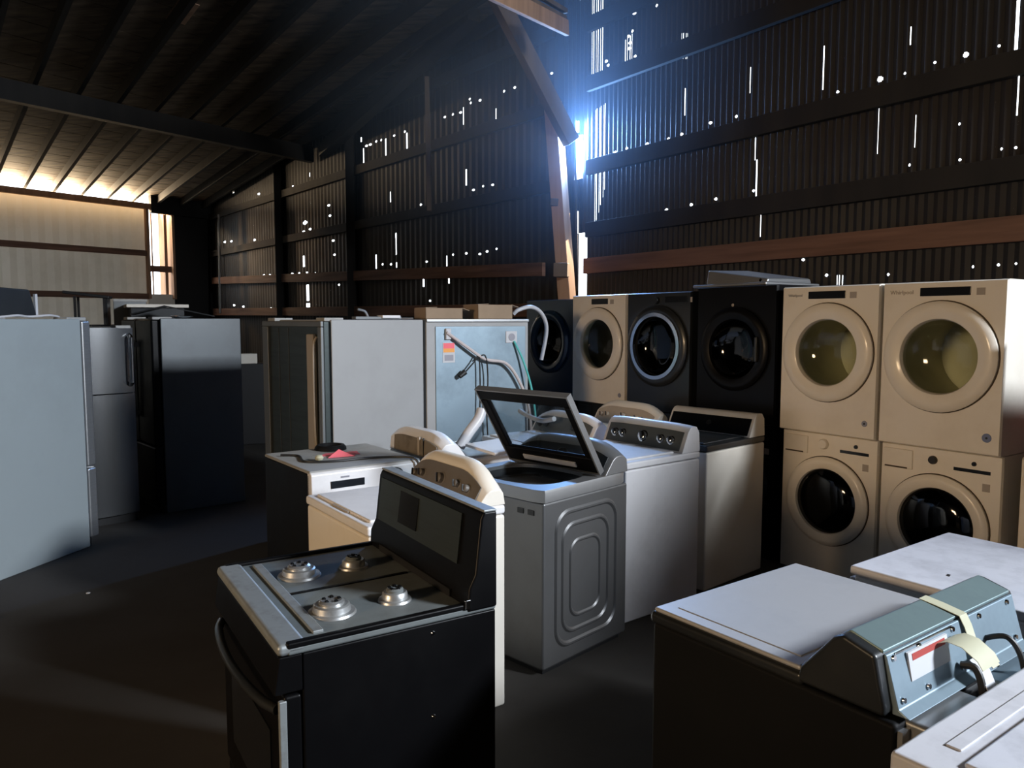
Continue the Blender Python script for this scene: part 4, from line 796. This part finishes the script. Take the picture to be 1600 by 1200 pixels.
def ribbon(pts, wd, m_, name, label, cat, th=.0012):
    secs = []
    for x, yy, z in pts: secs.append([onB(x-wd/2, yy, z), onB(x+wd/2, yy, z), onB(x+wd/2, yy+th, z+th), onB(x-wd/2, yy+th, z+th)])
    o = obj(name, MB().loft(secs), m_); return tag(o, label, cat)
ribbon([(-.02, y-.15, h+.1275), (-.03, y-.11, h+.118), (-.04, y-.062, h+.105), (-.043, y-.050, h+.08), (-.045, y-.036, h+.04), (-.055, y-.008, h+.02), (-.06, y+.01, h-.005)], .036, 'tape', 'masking_tape', 'strip of pale masking tape over the dark grey washer console back', 'tape')
ribbon([(.07, y-.050, h+.075), (.065, y-.03, h+.085), (.06, y+.0, h+.08), (.05, y+.03, h+.055), (.045, y+.04, h+.035)], .085, 'tape', 'paper_tag', 'curled cream paper tag stuck beside the red barred warning label', 'paper')
ribbon([(-.01, y-.02, h+.02), (.0, y+.01, h-.0), (.01, y+.03, h-.03), (.015, y+.035, h-.07)], .045, 'paper', 'paper_tag', 'white crumpled tag hanging below the masking tape', 'paper')
o = obj('power_cord', MB().tube(smooth_path([onB(-.13, y-.045, h+.03), onB(-.14, y-.0, h+.045), onB(-.15, y+.03, h+.0), onB(-.15, y+.04, h-.08), onB(-.13, y+.03, h-.2)]), .007), 'rubber'); tag(o, 'thick black cord looping out of the washer back on the right', 'cord')
o = obj('power_cord', MB().tube(smooth_path([onB(.03, y-.03, h+.01), onB(.025, y+.0, h+.01), onB(.03, y+.02, h-.04), onB(.03, y+.02, h-.14)]), .009), 'rubber'); tag(o, 'black cord dropping behind the cream paper tag', 'cord')

w2, d2 = .686, .72
c_ = corner((1.137, 2.525), ROT, 1, -1, w2, d2)
t = thing('clothes_dryer', 'white flat topped dryer with dark scuff marks behind the dark grey washer', 'dryer', (*c_, 0), ROT)
obj('cabinet', MB().box(-w2/2, w2/2, -d2/2+.015, d2/2, 0, h-.03), 'white', t, bevel=.01)
obj('top_panel', MB().box(-w2/2-.003, w2/2+.003, -d2/2, d2/2, h-.032, h), 'whitetop', t, bevel=.010)
obj('front_panel', MB().box(-w2/2, w2/2, -d2/2, -d2/2+.015, .02, h-.04), 'white', t, bevel=.005)
m = MB(); m.prism_z([(-.14, .08), (.0, .10), (.03, .115), (-.10, .10)], h, h+.0012).prism_z([(-.20, .17), (-.06, .15), (-.04, .16), (-.18, .185)], h, h+.0012).prism_z([(.18, -.12), (.20, -.115), (.20, -.105), (.18, -.11)], h, h+.0012); obj('scuff_mark', m, 'rubber', t)
c_ = corner((.73, 1.40), ROT, 1, -1, w2, d2)
t = thing('washing_machine', 'white washer at bottom right corner with grooved lid edge, nearest the camera', 'washing machine', (*c_, 0), ROT)
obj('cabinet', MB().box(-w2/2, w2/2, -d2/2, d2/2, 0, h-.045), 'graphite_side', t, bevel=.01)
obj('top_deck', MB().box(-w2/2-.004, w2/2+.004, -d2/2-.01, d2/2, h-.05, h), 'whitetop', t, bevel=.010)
l = obj('lid', MB().box(-w2/2+.05, w2/2-.05, -d2/2+.10, d2/2-.18, h-.002, h+.010), 'whitetop', t, bevel=.008)
obj('lid_groove', MB().box(-w2/2+.10, w2/2-.10, -d2/2+.045, -d2/2+.075, h-.001, h+.004), 'whitetop', t, bevel=.003)
console(t, w2, d2, h, .15, .15, 'white', 'greycon', (-.3, 0, .3), .2)

# ---------------------------------------------------------------- odds and ends
o = obj('paper_scrap', MB().lathe([(.004, 0), (.028, .004), (.034, .012), (.02, .022), (.004, .024)], (-3.05, 4.36, 0), (0, 0, 1), 8), 'paper'); tag(o, 'small white scrap on the floor at left edge', 'litter')
o = obj('paper_scrap', MB().lathe([(.003, 0), (.014, .002), (.012, .007), (.003, .01)], (-2.72, 4.80, 0), (0, 0, 1), 7), 'paper'); tag(o, 'tiny pale crumb on the dark floor before the refrigerators', 'litter')
t = thing('range_hood', 'dark range hood on top of the large grey refrigerator', 'range hood', (-3.80, 5.42, 1.772), 76)
obj('canopy', MB().loft([[(x, -.20, z) for x, z in ((-.36, 0), (.36, 0), (.30, .20), (-.30, .22))], [(x, .20, z) for x, z in ((-.36, 0), (.36, 0), (.30, .20), (-.30, .22))]]), 'graphite', t, bevel=.01)
obj('pale_edge', MB().box(.345, .365, -.20, -.18, 0, .17), 'paper', t)
fz = [('dark freezer standing behind the left row of refrigerators', (-4.2, 8.4), 42, .9, .8, 1.70)]
for lab, c_, rt, a_, b_, hh in fz:
    t = thing('upright_freezer', lab, 'freezer', (*c_, 0), rt)
    obj('cabinet', MB().box(-a_/2, a_/2, -b_/2+.06, b_/2, 0, hh), 'graphite_side', t, bevel=.01); obj('door', MB().box(-a_/2, a_/2, -b_/2, -b_/2+.055, .05, hh-.01), 'graphite', t, bevel=.012)
def ot(name, lab, cat, px, y, z, rot): 
    return thing(name, lab, cat, ((px-800)/1200*y*1.0, y, z), rot)
t = ot('rack_frame', 'black metal rack frame on the refrigerators before the pale wall', 'metal frame', 146, 8.35, 1.70, 20)
m = MB()
for x, y in ((-.14, -.1), (.14, -.1), (-.14, .1), (.14, .1)): obj('upright', MB().box(x-.012, x+.012, y-.012, y+.012, 0, .30), 'blackplastic', t)
obj('top_plate', MB().tilt_box((-.03, 0, .32), (1, 0, -.12), (0, 1, 0), .44, .26, .03), 'blackplastic', t, bevel=.006); obj('side_plate', MB().box(.155, .17, -.11, .11, .0, .31), 'graphite', t)
t = ot('stove_panel', 'grey appliance panel leaning beside the black rack frame', 'metal panel', 206, 8.4, 1.70, 30)
obj('sheet', MB().box(-.16, .16, -.02, .02, 0, .26), 'silver_dk', t, bevel=.005); obj('edge', MB().box(-.16, .17, -.03, .03, .25, .275), 'greytop', t)
t = ot('countertop_slab', 'pale slab lying over dark sheet below the corner opening', 'slab', 240, 8.3, 1.70, 30)
obj('support', MB().box(-.22, .30, -.2, .2, .0, .18), 'graphite', t, bevel=.01); obj('slab', MB().box(-.26, .34, -.24, .24, .18, .215), 'palewall', t, bevel=.006)
t = ot('bent_sheet', 'bent dark metal sheet sloping over the dark grey refrigerator', 'metal sheet', 262, 7.7, 1.781, 20)
obj('sheet', MB().loft([[(x, -.2, z) for x, z in ((-.3, .02), (.0, .10), (.45, .0), (.45, .012), (.0, .112), (-.3, .032))], [(x, .2, z) for x, z in ((-.3, .02), (.0, .10), (.45, .0), (.45, .012), (.0, .112), (-.3, .032))]]), 'graphite', t)
p = (-3.02, 7.05); o = obj('steel_bowl', MB().lathe([(.05, 0), (.09, .012), (.10, .02), (.085, .022)], (*p, 1.765), (0, 0, 1), 24), 'chrome'); tag(o, 'small bright steel dish on the dark grey refrigerator top', 'dish')
p = (-3.55, 6.15); o = obj('steel_coupling', MB().lathe([(.03, 0), (.035, .03), (.028, .035), (.028, .05)], (*p, 1.71), (0, 0, 1), 20), 'beigecon'); tag(o, 'round beige plastic fitting on the curved door refrigerator top', 'fitting')
for i, (x, y, l) in enumerate(((-3.36, 5.50, 'pale crumpled wire bundle along the big grey refrigerator top'), )):
    o = obj('wire_bundle', MB().tube(smooth_path([(x-.08, y-.35, 1.768), (x-.04, y-.2, 1.781), (x-.05, y-.05, 1.774), (x, y+.1, 1.784), (x-.02, y+.25, 1.774)]), .008), 'hose_white'); tag(o, l, 'wire')
t = thing('socket_box', 'small cream socket box on dark shelf beyond the refrigerators', 'box', (-3.75, 10.9, 0), 20); 
obj('shelf', MB().box(-.35, .45, -.2, .2, .0, 1.14), 'blackplastic', t, bevel=.01); obj('cover', MB().box(-.10, .12, -.2, .0, 1.14, 1.28), 'cream', t, bevel=.01)
